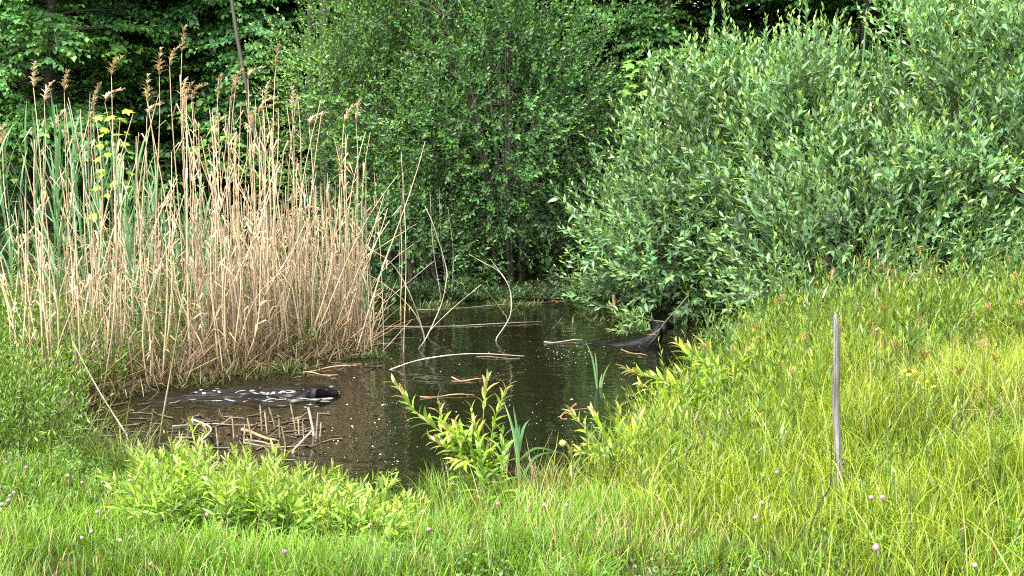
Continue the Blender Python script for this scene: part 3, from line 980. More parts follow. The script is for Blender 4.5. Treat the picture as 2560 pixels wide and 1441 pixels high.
def green_reed_proto(k, H):
    lr = np.random.default_rng(700 + k)
    S = Geo()
    t = np.linspace(0, 1, 7)
    pts = np.stack([0.03 * H * np.sin(t * 3 + k), 0.02 * H * np.sin(t * 4), t * H], 1)
    pts[0, 2] = -0.08
    tube(S, pts, np.linspace(0.006, 0.0025, 7), 5, np.array(GR) * 1.1)
    root = link('green_reed', S, M_REEDLEAF)
    nl = 9
    for j in range(nl):
        q = 0.38 + 0.62 * j / (nl - 1)
        a = j * math.pi + lr.normal(0, 0.5) + k
        G = Geo()
        L = lr.uniform(0.34, 0.52) * (1 - 0.3 * (q > 0.95))
        blades(G, np.zeros((1, 3)), np.array([L]), np.array([lr.uniform(0.015, 0.022)]), np.array([a]), np.array([lr.uniform(0.12, 0.42) * (1.2 - 0.6 * q)]), np.array([lr.uniform(0.1, 1.0) * (1.15 - 0.7 * q)]),
               cols(GR, 1, 0.1), cols(GRT, 1, 0.1), seg=6)
        lf = link('leaf', G, M_REEDLEAF, root)
        lf.location = [np.interp(q, t, pts[:, i]) for i in range(3)]
    return root


gprot = [green_reed_proto(k, 1.75) for k in range(6)]
LAB_G = 'blue green reed with long pointed leaves among the dry stalks'
for k in range(84):
    root = gprot[k] if k < 6 else copy_tree(gprot[k % 6])
    if k < 64:
        px = rng.choice([rng.uniform(-60, 330), rng.uniform(100, 560), rng.uniform(200, 560)])
        top = np.interp(px, [0, 200, 330, 480, 560], [270, 290, 350, 430, 480]) + rng.uniform(-30, 110)
        Y = rng.uniform(11.2, 14.2) if px > 150 else rng.uniform(10.0, 13.5)
        lab, grp = LAB_G, 'green reeds in the left bed'
    elif k < 74:
        px, top, Y = rng.uniform(560, 960), rng.uniform(520, 700), rng.uniform(12.4, 14.0)
        lab, grp = 'short green reed shoot growing inside the tan reed stand', 'short green reed shoots'
    else:
        px, top, Y = [1735, 1760, 1795, 2120, 2150, 2185, 1770, 2140, 1990, 1720][k - 74], [150, 190, 210, 90, 120, 140, 280, 200, 330, 260][k - 74], rng.uniform(14.6, 15.3)
        lab, grp = 'blue green reed poking up in the gaps of the grey willow', 'green reeds behind the willow'
    p = at_y(px, top, Y)
    z0 = max(gz(p[0], Y), -0.08)
    H = max(p[2] - z0 - 0.25, 0.5)
    root.location = (p[0], Y, z0)
    root.scale = (1, 1, 1) if H > 1.2 else (0.7, 0.7, 0.7)
    s = H / 1.75
    root.scale = (min(1.05, 0.5 + s * 0.5),) * 2 + (s,)
    root.rotation_euler = (rng.normal(0, 0.05), rng.normal(0, 0.05), rng.uniform(0, 6.28))
    tag(root, lab, 'reed', grp)


# single stalks one can follow, mostly bent over the open water: photo pixels, distance
def stalk(name, label, cat, pts, Y, r=0.006, c=TAN, dy=0.0, group=None, taper=0.55, mat=None, sink=True):
    """a stalk through photo points, standing at distance Y and leaning dy away over its length"""
    W = [at_y(px, py, Y + dy * k / max(1, len(pts) - 1)) for k, (px, py) in enumerate(pts)]
    W = bez(W, 6)
    if sink:
        W[0][2] = min(W[0][2], -0.06)
    o = np.array(W[0])
    G = Geo()
    t = np.linspace(0, 1, len(W))
    cc = np.asarray(c)[None] * (0.85 + 0.3 * np.sin(t * 17 + Y * 9))[:, None] * np.where(t < 0.08, 0.6, 1.0)[:, None]
    tube(G, W - o, 0.82 * r * (1 - (1 - taper) * t) * (1 + 0.10 * np.sin(t * 43)), 6, cc)
    ob = link(name, G, mat or M_DRY)
    ob.location = o
    return tag(ob, label, cat, group)


PALE = np.array((0.42, 0.37, 0.27))
br = 'bent reeds over the open water'
Yw = lambda py: at_z(1280, py)[1]
stalk('bent_reed', 'pale reed bowed into an arc that meets two others in the water', 'reed', [(1045, 873), (1065, 846), (1102, 765), (1115, 708), (1115, 668), (1085, 567), (1062, 515)], Yw(873), 0.0065, PALE, 0.2, br)
stalk('bent_reed', 'tan reed arching left out of the water into the reed stand', 'reed', [(1065, 853), (1031, 749), (984, 665), (924, 624), (877, 616)], Yw(853), 0.0075, PALE, -0.2, br)
stalk('bent_reed', 'lower tan reed arching left beneath another arch', 'reed', [(1062, 845), (1038, 786), (991, 735), (917, 685), (857, 665)], Yw(846), 0.007, TAN, -0.1, br)
stalk('bent_reed', 'pale reed snapped into a sharp peak over the open water', 'reed', [(1068, 835), (1092, 809), (1139, 765), (1203, 712)], Yw(840), 0.006, PALE, 0.3, br)
stalk('bent_reed', 'broken pale reed end slanting down right from the snapped peak', 'reed', [(1272, 800), (1236, 752), (1203, 712)], Yw(800), 0.005, PALE, -0.3, br)
stalk('bent_reed', 'grey curved stalk standing alone in the middle of the water', 'reed', [(1236, 853), (1273, 796), (1278, 749), (1270, 712), (1250, 681), (1226, 648)], Yw(853), 0.0075, PALE, 0.2, br)
stalk('bent_reed', 'thin grey twig branching left from the lone curved stalk', 'reed', [(1270, 712), (1250, 681), (1205, 655), (1172, 636)], Yw(853) + 0.15, 0.004, PALE, 0.2, br, sink=False)
stalk('bent_reed', 'long pale reed bowed low across the dark water', 'reed', [(957, 932), (1038, 903), (1129, 888), (1213, 885), (1310, 891)], Yw(925), 0.0075, PALE, 0.25, br)
stalk('bent_reed', 'straight pale reed slanting up right from the stand over the water', 'reed', [(944, 772), (1010, 715), (1088, 651)], Yw(800), 0.0045, PALE, 0.1, br)
stalk('bent_reed', 'thin reed slanting up from the stand above the arches', 'reed', [(850, 690), (945, 622), (1041, 560)], Yw(850), 0.0045, TAN, 0.1, br, sink=False)
for k, (xb, yb, xt, yt, lab) in enumerate([
        (1009, 880, 1003, 380, 'tall bare reed standing apart, right of the reed stand'), (1003, 800, 1010, 430, 'tall bare reed tight beside the one standing apart'),
        (1000, 790, 1000, 520, 'shorter bare reed in the small group right of the stand'), (1120, 745, 1098, 470, 'thin grey reed in front of the low leafy shrub'),
        (1128, 745, 1120, 520, 'second thin grey reed in front of the low leafy shrub, right of the first'), (1105, 760, 1075, 480, 'leaning thin grey reed in front of the low leafy shrub'),
        (960, 880, 935, 430, 'outermost tall reed on the right edge of the stand'), (930, 890, 915, 380, 'tall reed on the right edge of the stand with curled tip'),
        (370, 940, 141, 500, 'long thick reed leaning left across the reed bed'), (437, 940, 225, 480, 'second long reed leaning left across the reed bed, right of the other'),
        (395, 1110, 494, 480, 'thick reed leaning right with its foot in the near water'), (328, 1105, 180, 852, 'grey stick leaning left out of the near water'),
        (560, 950, 500, 640, 'tan reed leaning left at the middle of the bed front'), (690, 900, 770, 560, 'tan reed leaning right before the dense stand')]):
    stalk('leaning_reed', lab, 'reed', [(xb, yb), ((xb + xt) / 2 + [9, -7, 5, -6][k % 4], (yb + yt) / 2), (xt, yt)], Yw(yb), 0.0075 if k in (8, 9, 10, 11) else 0.0055, TAN if k not in (11, 3, 4, 5) else PALE * 0.9,
          [0.1, -0.1, 0.15][k % 3], 'single reeds in front of the bed')

# broken stubs in the near water
sg2 = 'broken reed stubs in the near water'
STUBS = [(655, 1078, 650, 1012), (668, 1085, 662, 1030), (700, 1095, 697, 1045), (740, 1080, 726, 1010), (748, 1090, 745, 1042), (760, 1100, 757, 1060), (790, 1098, 795, 1032), (800, 1092, 803, 1055), (690, 1075, 672, 1018),
         (610, 1110, 612, 1062), (545, 1115, 540, 1070), (470, 1095, 471, 1050), (630, 1098, 618, 1045), (345, 1150, 346, 1096), (320, 1130, 300, 1090), (715, 1120, 705, 1070), (585, 1095, 580, 1040)]
for k, (xb, yb, xt, yt) in enumerate(STUBS):
    stalk('reed_stub', 'short broken reed stub sticking out of the near water', 'reed stub', [(xb, yb), (xt, yt)], Yw(yb), 0.0075, TAN * [0.5, 0.75, 0.35][k % 3], 0.02, sg2, 0.9)
stalk('reed_stub', 'thickest pale broken stub, right end of the stub group', 'reed stub', [(786, 1090), (771, 1020)], Yw(1090), 0.011, PALE * 0.95, 0, sg2, 0.95)
stalk('reed_stub', 'pale broken reed lying aslant against the thickest stub', 'reed stub', [(722, 1138), (785, 1072)], Yw(1138), 0.009, PALE * 0.9, 0.3, sg2, 0.95)
stalk('reed_stub', 'folded pale reed making an upside down V left of the stubs', 'reed stub', [(500, 1105), (528, 1072), (480, 1048)], Yw(1105), 0.009, PALE, 0.0, sg2, 0.9)


def floater(label, pts, r=0.007, c=TAN, group='floating reeds and sticks', z=0.006):
    W = np.array([at_z(px, py, z) for px, py in pts])
    W = bez(W, 5)
    G = Geo()
    W[:, 1] += 0.02 * np.sin(np.linspace(0, 5, len(W)) + len(label))
    W[:, 2] += 0.006 * np.sin(np.linspace(0, 7, len(W)) + r * 900)
    t = np.linspace(0, 1, len(W))[:, None]
    tube(G, W - W[0], 0.68 * r * np.linspace(1, 0.55, len(W)), 6, np.asarray(c) * (0.62 + 0.3 * np.sin(t * 11 + r * 700)))
    o = link('floating_reed', G, M_DRY)
    o.location = W[0]
    return tag(o, label, 'floating reed', group)


ORANGE = np.array((0.42, 0.25, 0.13))
floater('long straight floating reed along the far shore', [(1045, 776), (1230, 764), (1414, 755)], 0.010, PALE * 0.8)
floater('orange tipped floating reed piece at the far shore', [(1370, 756), (1415, 752)], 0.014, ORANGE)
floater('long grey floating reed behind the lone curved stalk', [(947, 819), (1150, 813), (1354, 806)], 0.009, PALE * 0.7)
floater('pale floating reed left of the swimming dog under the willow', [(1360, 856), (1458, 851)], 0.010, PALE * 0.9)
floater('short tan floating reed in front of the dog under the willow', [(1552, 875), (1619, 891)], 0.009, ORANGE * 1.1)
floater('thin dark stick floating right of the low bowed reed', [(1190, 892), (1300, 896)], 0.006, TAN * 0.6)
floater('tan floating reed below the low bowed reed', [(1050, 992), (1120, 990), (1186, 988)], 0.010, ORANGE)
floater('bent tan floating reed at the near side with a torn end', [(1130, 944), (1160, 953), (1210, 947)], 0.009, ORANGE * 1.1)
floater('orange floating reed above the swimming dog', [(760, 930), (830, 920), (905, 911)], 0.011, ORANGE)
floater('pinkish floating reed split from the orange one above the swimming dog', [(762, 932), (845, 939)], 0.008, PINK)
floater('dark floating reed in front of the stub group', [(610, 1110), (700, 1118), (790, 1112)], 0.010, TAN * 0.8)
floater('broad tan floating stalk among the stubs', [(605, 1074), (690, 1102)], 0.02, ORANGE * 0.9, z=0.016)
floater('pale floating stick between the stubs and the willow clump', [(610, 1100), (700, 1112)], 0.012, PALE, z=0.012)
floater('grey driftwood stick left of the stubs', [(430, 1065), (640, 1060)], 0.012, PALE * 0.6)
floater('brown curled dead reed leaf floating near the right sapling', [(1440, 1010), (1412, 1032), (1402, 1045), (1418, 1048)], 0.012, ORANGE * 0.9)
floater('small tan twig floating left of the right sapling', [(1395, 1040), (1470, 1018)], 0.005, TAN)

# ------------------------------------------------------------------ wooden stakes
G = Geo()
tp, bp_ = at_y(2088, 785, 5.95), at_y(2097, 1262, 5.95)
zt = np.array([-0.25, 0.0, 0.12, 0.25, 0.4, 0.55, 0.68, 0.9, 0.955, 0.985, 1.0])
ax = bp_ + (tp - bp_) * zt[:, None]
ax[:, 0] += 0.004 * np.sin(zt * 9)
rr = 0.85 * np.array([0.0205, 0.0205, 0.020, 0.0192, 0.019, 0.018, 0.0175, 0.0172, 0.0165, 0.0125, 0.005])
th = np.arange(24) * 2 * math.pi / 24
rad = rr[:, None] * (1 + 0.06 * np.sin(th * 3 + 1)[None] + 0.05 * np.sin(th * 7)[None] + 0.04 * rng.normal(0, 1, (1, 24)))
V = ax[:, None] - bp_ + np.stack([rad * np.cos(th), rad * np.sin(th), np.zeros_like(rad)], -1)
Fc = [[i * 24 + j, i * 24 + (j + 1) % 24, (i + 1) * 24 + (j + 1) % 24, (i + 1) * 24 + j] for i in range(10) for j in range(24)]
G.add(V.reshape(-1, 3), Fc, (0.3, 0.3, 0.3))
G.f.append(np.array([[240, 240 + k, 241 + k] for k in range(1, 23)]))
o = link('wooden_stake', G, M_STAKE)
o.location = bp_
tag(o, 'weathered grey wooden stake standing upright in the meadow', 'stake')
q = at_z(1536, 772)
G = Geo()
tube(G, [(0, 0, -0.3), (-0.004, 0, 0.08), (-0.01, 0, 0.145)], [0.022, 0.021, 0.02], 10, (0.62, 0.47, 0.27))
o = link('wooden_stake', G, M_SPECK)
o.location = q
tag(o, 'short pale cut stake standing in the far water below the willow', 'stake')


# ------------------------------------------------------------------ dogs
def dog(label, origin, verts, edges, radii, head_pts, nose, eyes):
    """one continuous skinned body; the submerged legs are there too"""
    me = bpy.data.meshes.new('dog')
    me.from_pydata([Vector(v) for v in verts], edges, [])
    tmp = bpy.data.objects.new('dog_build', me)
    col.objects.link(tmp)
    sk = tmp.modifiers.new('skin', 'SKIN')
    sk.use_smooth_shade = True
    for k, r in enumerate(radii):
        r = r if isinstance(r, tuple) else (r, r)
        me.skin_vertices[0].data[k].radius = r
    me.skin_vertices[0].data[0].use_root = True
    ss = tmp.modifiers.new('sub', 'SUBSURF')
    ss.levels = ss.render_levels = 2
    dg = bpy.context.evaluated_depsgraph_get()
    body = bpy.data.meshes.new_from_object(tmp.evaluated_get(dg))
    bpy.data.objects.remove(tmp)
    for p in body.polygons:
        p.use_smooth = True
    body.materials.clear()
    o = link('dog', body, M_FUR)
    o.location = origin
    tag(o, label, 'dog', 'black dogs swimming in the pond')

    def ball(nm, c, r, sc, mat):
        G = Geo()
        U = fib(1)
        n1, n2 = 8, 10
        a = np.linspace(0, math.pi, n1)
        bb = np.arange(n2) * 2 * math.pi / n2
        V = np.array([[math.sin(i) * math.cos(j) * sc[0], math.sin(i) * math.sin(j) * sc[1], math.cos(i) * sc[2]] for i in a for j in bb]) * r
        Fc = [[i * n2 + j, (i + 1) * n2 + j, (i + 1) * n2 + (j + 1) % n2, i * n2 + (j + 1) % n2] for i in range(n1 - 1) for j in range(n2)]
        G.add(V, Fc, (0.02, 0.02, 0.02))
        e = link(nm, G, mat, o)
        e.location = c
    ball('nose', nose, 0.016, (0.8, 1.1, 0.8), M_EYE)
    for e in eyes:
        ball('eye', e, 0.009, (1, 1, 1), M_EYE)
    return o


V1 = [(-0.50, 0, -0.130), (-0.34, 0, -0.082), (-0.14, 0, -0.125), (0.02, 0, -0.100), (0.115, 0, -0.030), (0.20, 0, 0.018), (0.258, 0, 0.014), (0.305, 0, 0.002), (0.352, 0, -0.004),
      (-0.70, 0.03, -0.15), (-0.88, 0.05, -0.14),
      (-0.50, 0.10, -0.28), (-0.42, 0.11, -0.42), (-0.55, 0.11, -0.54), (-0.50, -0.10, -0.30), (-0.58, -0.11, -0.44), (-0.70, -0.11, -0.55),
      (-0.10, 0.10, -0.28), (0.02, 0.11, -0.40), (0.14, 0.11, -0.40), (-0.12, -0.10, -0.30), (-0.08, -0.11, -0.46), (0.0, -0.11, -0.54),
      (0.168, -0.070, 0.052), (0.160, -0.092, 0.008), (0.155, -0.096, -0.028), (0.168, 0.070, 0.052), (0.160, 0.092, 0.008), (0.155, 0.096, -0.028)]
E1 = [(0, 1), (1, 2), (2, 3), (3, 4), (4, 5), (5, 6), (6, 7), (7, 8), (0, 9), (9, 10), (0, 11), (11, 12), (12, 13), (0, 14), (14, 15), (15, 16), (2, 17), (17, 18), (18, 19), (2, 20), (20, 21), (21, 22),
      (5, 23), (23, 24), (24, 25), (5, 26), (26, 27), (27, 28)]
R1 = [0.125, 0.130, 0.130, 0.090, 0.072, 0.074, 0.056, 0.036, 0.030, 0.04, 0.02, 0.07, 0.04, 0.025, 0.07, 0.04, 0.025, 0.06, 0.035, 0.025, 0.06, 0.035, 0.025,
      (0.030, 0.016), (0.034, 0.013), (0.018, 0.010), (0.030, 0.016), (0.034, 0.013), (0.018, 0.010)]
o = dog('black dog swimming to the right at the near side, only head and wet back showing', (DOG1[0] - 0.21, DOG1[1], 0.010), V1, E1, R1, None, (0.354, 0, 0.004), [(0.262, -0.046, 0.044), (0.262, 0.046, 0.044)])
o.rotation_euler.z = R(4)

D2 = at_z(1594, 862)
V2 = [(-0.24, 0, -0.080), (-0.10, 0, -0.050), (0.03, 0, -0.030), (0.13, 0.0, -0.005), (0.175, 0.01, 0.085), (0.205, 0.02, 0.155), (0.235, 0.04, 0.200), (0.290, 0.075, 0.192), (0.335, 0.105, 0.172), (0.365, 0.125, 0.165),
      (-0.36, 0.0, -0.03), (-0.46, -0.01, 0.008), (-0.56, -0.02, -0.015),
      (-0.24, 0.08, -0.22), (-0.18, 0.09, -0.36), (-0.26, 0.09, -0.46), (-0.24, -0.08, -0.22), (-0.30, -0.09, -0.36), (-0.38, -0.09, -0.46),
      (0.10, 0.08, -0.2), (0.18, 0.09, -0.32), (0.26, 0.09, -0.30), (0.10, -0.08, -0.2), (0.12, -0.09, -0.36), (0.18, -0.09, -0.44),
      (0.175, 0.105, 0.222), (0.160, 0.130, 0.175), (0.155, 0.135, 0.130), (0.255, -0.030, 0.222), (0.258, -0.062, 0.178), (0.255, -0.068, 0.128)]
E2 = [(0, 1), (1, 2), (2, 3), (3, 4), (4, 5), (5, 6), (6, 7), (7, 8), (8, 9), (0, 10), (10, 11), (11, 12), (0, 13), (13, 14), (14, 15), (0, 16), (16, 17), (17, 18), (3, 19), (19, 20), (20, 21), (3, 22), (22, 23), (23, 24),
      (6, 25), (25, 26), (26, 27), (6, 28), (28, 29), (29, 30)]
R2 = [0.110, 0.118, 0.120, 0.112, 0.078, 0.066, 0.078, 0.058, 0.036, 0.028, 0.035, 0.03, 0.018, 0.06, 0.035, 0.022, 0.06, 0.035, 0.022, 0.05, 0.032, 0.022, 0.05, 0.032, 0.022,
      (0.032, 0.018), (0.036, 0.014), (0.020, 0.010), (0.032, 0.018), (0.036, 0.014), (0.020, 0.010)]
o = dog('black dog swimming under the willow with its neck raised, looking away', (D2[0], D2[1], 0.0), V2, E2, R2, None, (0.364, 0.124, 0.168), [(0.310, 0.046, 0.222), (0.275, 0.110, 0.222)])
o.scale = (0.92, 0.92, 0.88)

# ------------------------------------------------------------------ young willows on the near bank (leaves are parts)
SAPC = [((0.125, 0.25, 0.030), (0.17, 0.30, 0.035)), ((0.22, 0.37, 0.030), (0.30, 0.42, 0.04)), ((0.21, 0.27, 0.055), (0.33, 0.25, 0.09))]
LW = [leaf_mesh('leaf', 0.088, 0.0100, a, b) for a, b in SAPC]


def sapling(name, label, cat, base, stems, group=None, gap=0.022, size=1.0, extra=0.0, rest=None, lmax=300, seed=3, lms=None):
    """stems: lists of world points; leaves in a spiral along each"""
    lr = np.random.default_rng(seed)
    lms = lms or LW
    base = np.asarray(base, float)
    root = link(name, None)
    root.location = base
    tag(root, label, cat, group)
    cnt = 0
    RG = Geo()
    for s_i, (pts, r, bare) in enumerate(stems):
        W = bez(np.asarray(pts) - base, 8)
        G = Geo()
        tube(G, W, np.linspace(r, r * 0.4, len(W)), 5, (0.17, 0.13, 0.05))
        link('stem', G, M_DRY, root)
        seg = np.linalg.norm(np.diff(W, axis=0), axis=1)
        cum = np.concatenate([[0], np.cumsum(seg)])
        Lt = cum[-1]
        n = int(Lt * (1 - bare) / gap)
        a = lr.uniform(0, 6.28)
        for k in range(n):
            q = Lt * (bare + (1 - bare) * (k + 0.5) / n)
            p = np.array([np.interp(q, cum, W[:, i]) for i in range(3)])
            q2 = np.array([np.interp(min(q + 0.03, Lt), cum, W[:, i]) for i in range(3)])
            T = nrm(q2 - p + 1e-6)
            A = nrm(np.cross(T, [0.2, 0.1, 1.0] if abs(T[2]) < 0.9 else [1.0, 0.2, 0]))
            B = np.cross(T, A)
            a += 2.4 + lr.normal(0, 0.25)
            f = q / Lt
            open_ = R(72 - 48 * max(0, f - 0.35) / 0.65) + lr.normal(0, 0.15)
            rad = A * math.cos(a) + B * math.sin(a)
            l = T * math.cos(open_) + rad * math.sin(open_)
            nn = T + np.array([0, 0, 0.5]) + lr.normal(0, 0.15, 3)
            sz = size * lr.uniform(0.75, 1.15) * (0.55 + 0.7 * math.sin(math.pi * min(0.92, 0.25 + 0.62 * f)))
            mi = 2 if f > 0.86 else (1 if f > 0.5 and lr.random() < 0.6 else (0 if lr.random() < 0.75 else 1))
            if cnt < lmax:
                lf = link('leaf', lms[mi % len(lms)], M_LEAF, root)
                lf.matrix_local = orient(p, l, nn, sz)
                cnt += 1
            elif rest is not None:
                c1 = np.array([SAPC[mi][0]])
                shoots(RG, p[None] - l[None] * 0.0, l[None], np.array([0.001]), 1, 0.135 * sz, 0.0120 * sz, c1, c1, 5, 5, 0.0, six=True, tfrom=1)
    if RG.n:
        o = link('foliage', RG, M_LEAF, root)
        o['kind'] = 'stuff'
    return root


def pix_stems(L, Y, dyr=0.25, seed=0, foot=True):
    lr = np.random.default_rng(seed)
    out = []
    for pts, r, bare in L:
        dy = lr.uniform(-dyr, dyr)
        W = [at_y(x, y, Y + dy * k / (len(pts) - 1)) for k, (x, y) in enumerate(pts)]
        g = gz(W[0][0], W[0][1])
        if foot and W[0][2] - g > 0.02:
            W.insert(0, np.array([W[0][0] * 0.9 + W[1][0] * 0.1, W[0][1], g - 0.03]))
        out.append((W, r, bare))
    return out


b = at_g(1225, 1262)
sapling('willow_sapling', 'young willow leaning out over the water at the near bank, spreading branches left', 'sapling', b, pix_stems([
    ([(1215, 1175), (1160, 1118), (1085, 1068), (1035, 1025), (985, 955)], 0.006, 0.12), ([(1225, 1175), (1228, 1100), (1240, 1040), (1268, 968)], 0.005, 0.15),
    ([(1215, 1170), (1207, 1080), (1211, 1010), (1218, 948)], 0.0045, 0.75), ([(1160, 1120), (1110, 1070), (1097, 1005)], 0.003, 0.3), ([(1180, 1130), (1150, 1080), (1140, 1060)], 0.004, 0.1),
    ([(1190, 1150), (1130, 1128), (1080, 1100)], 0.004, 0.2), ([(1225, 1170), (1200, 1110), (1185, 1060)], 0.004, 0.2), ([(1205, 1170), (1170, 1150), (1135, 1150)], 0.003, 0.2),
    ([(1150, 1110), (1135, 1085), (1118, 1075)], 0.003, 0.1), ([(1230, 1165), (1195, 1090), (1178, 1022)], 0.004, 0.3)], b[1], 0.2, 5), 'young willows on the near bank', 0.017, 1.0, seed=8)
b = at_g(1258, 1285)
sapling('willowherb', 'upright green willowherb with lance leaves in front of the leaning young willow', 'plant', b, pix_stems([([(1252, 1215), (1255, 1150), (1256, 1085)], 0.004, 0.15), ([(1212, 1220), (1205, 1170), (1200, 1125)], 0.003, 0.2)], b[1], 0.05, 6),
        None, 0.016, 1.15, seed=9, lms=[LW[0]])
b = at_g(1548, 1232)
sapling('willow_sapling', 'bushy young willow at the water edge right of the round seed head', 'sapling', b, pix_stems([
    ([(1540, 1160), (1500, 1110), (1460, 1070), (1428, 1030)], 0.006, 0.1), ([(1545, 1160), (1520, 1100), (1490, 1050), (1478, 1030)], 0.005, 0.1), ([(1550, 1160), (1548, 1090), (1545, 1020)], 0.005, 0.15),
    ([(1550, 1160), (1580, 1100), (1600, 1050)], 0.005, 0.15), ([(1540, 1165), (1490, 1140), (1440, 1125)], 0.004, 0.15), ([(1560, 1165), (1600, 1120), (1640, 1085)], 0.004, 0.2), ([(1545, 1160), (1500, 1130), (1470, 1110)], 0.004, 0.1)],
    b[1], 0.2, 7), 'young willows on the near bank', 0.017, 1.0, seed=10)
b = at_g(1790, 1075)
L = []
lr = np.random.default_rng(4)
for k in range(24):
    ex, ey = [(1565, 925), (1690, 855), (1720, 870), (1600, 960), (1640, 990), (1760, 860), (1840, 880), (1880, 850), (1620, 1010), (1700, 930), (1660, 950), (1780, 920), (1730, 960), (1830, 930), (1690, 1000), (1610, 1040), (1755, 1000), (1860, 900), (1900, 940),
              (1800, 960), (1670, 1030), (1720, 1020), (1580, 985), (1815, 1000)][k]
    bx, by = 1790 + lr.uniform(-110, 90), 1085 + lr.uniform(-25, 15)
    L.append(([(bx, by), ((bx + ex) / 2 + lr.uniform(0, 30), (by + ey) / 2 + lr.uniform(-20, 10)), (ex, ey)], 0.005, 0.2))
sapling('willow_sapling', 'large fresh green young willow on the bank in front of the overhanging grey willow', 'sapling', b, pix_stems(L, b[1] - 0.15, 0.35, 8), 'young willows on the near bank', 0.016, 1.25, rest=True, seed=11)
# low dense willow clump on the near left bank
b = at_g(690, 1335)
L = []
for k in range(300):
    u = lr.uniform(-1, 1)
    px, dep = 690 + u * 310, lr.uniform(-0.35, 0.75)
    top = np.interp(px, [380, 450, 600, 760, 860, 1000], [1130, 1105, 1120, 1150, 1185, 1235])
    P0 = at_y(px, 1300, b[1] + dep)
    z0 = gz(P0[0], P0[1])
    base_ = np.array([P0[0], P0[1], z0])
    ztop = at_y(px, top + (0.75 - dep) * 55 + lr.uniform(-30, 45), b[1] + dep)[2]
    hgt = float(np.clip(ztop - z0 - 0.015, 0.12, 0.5))
    tipp = base_ + np.array([lr.normal(0, 0.07) + u * 0.06, lr.normal(-0.04, 0.07), hgt])
    L.append(([base_, (base_ + tipp) / 2 + np.array([lr.normal(0, 0.02), 0, 0]), tipp], 0.003, 0.12))
lr.shuffle(L)
sapling('willow_thicket', 'low dense yellow green willow thicket on the near left bank', 'willow', b, L, None, 0.0080, 0.62, rest=True, seed=12)
b = at_g(440, 1175)
sapling('willow_sapling', 'small young willow sprig standing above the near left thicket', 'sapling', b, pix_stems([([(500, 1165), (488, 1110), (478, 1055)], 0.004, 0.1), ([(515, 1170), (520, 1110), (512, 1075)], 0.003, 0.1), ([(470, 1170), (450, 1120), (415, 1095)], 0.003, 0.1)],
        at_g(480, 1190)[1], 0.1, 9), 'young willows on the near bank', 0.018, 1.2, seed=13)
for k, (px, py, lab) in enumerate([(250, 1165, 'dark rush tuft with arching blades at the left water edge'), (315, 1195, 'rush tuft arching over the water just left of the willow thicket'), (190, 1120, 'rush tuft at the foot of the leftmost reeds'),
                                   (1395, 1240, 'rush tuft at the dark inlet below the round seed head'), (1020, 1290, 'dark grass tuft at the inlet right of the willow thicket'), (1130, 1262, 'fine dark grass tuft at the inlet left of the willowherb')]):
    b = at_g(px, py)
    n = 130
    G = Geo()
    P = np.stack([lr.normal(0, 0.09, n), lr.normal(0, 0.05, n), np.full(n, -0.02)], 1)
    blades(G, P, rng.uniform(0.18, 0.5, n) * (1 if k < 3 else 0.55), rng.uniform(0.0035, 0.0065, n), rng.uniform(0, 6.28, n), np.abs(rng.normal(0.25, 0.25, n)), rng.uniform(0.3, 1.8, n), cols((0.05, 0.075, 0.018), n, 0.3), cols((0.13, 0.19, 0.03), n, 0.35), seg=5)
    o = link('rush_tuft', G, M_GRASS)
    o.location = b
    tag(o, lab, 'rush', 'rush tufts along the near shore')
# broad-leaved herb
BR = [leaf_mesh('leaf', 0.075, 0.019, (0.19, 0.32, 0.04), (0.25, 0.36, 0.05))]
b = at_g(815, 1335)
sapling('broadleaf_herb', 'pale lime broad leaved herb at the right front of the willow thicket', 'plant', b, pix_stems([([(812, 1330), (815, 1285), (822, 1235)], 0.004, 0.2), ([(808, 1330), (795, 1300), (785, 1270)], 0.003, 0.3), ([(820, 1332), (840, 1290), (850, 1250)], 0.003, 0.3),
        ([(806, 1332), (800, 1315), (795, 1300)], 0.003, 0.3)], b[1] - 0.1, 0.05, 10), None, 0.014, 1.1, seed=14, lms=BR)
b = at_z(1500, 735)
sapling('marsh_plant', 'bright green broad leaved marsh plant at the far shore left of the short stake', 'plant', (b[0], b[1], 0), pix_stems([([(1500, 745), (1490, 715), (1478, 690)], 0.006, 0.3), ([(1502, 745), (1510, 710), (1520, 685)], 0.006, 0.3), ([(1500, 745), (1540, 720), (1560, 705)], 0.005, 0.3),
        ([(1498, 745), (1470, 725), (1450, 715)], 0.005, 0.3)], b[1] - 0.1, 0.15, 11), None, 0.035, 1.9, seed=15, lms=[leaf_mesh('leaf', 0.09, 0.019, (0.10, 0.21, 0.045))])


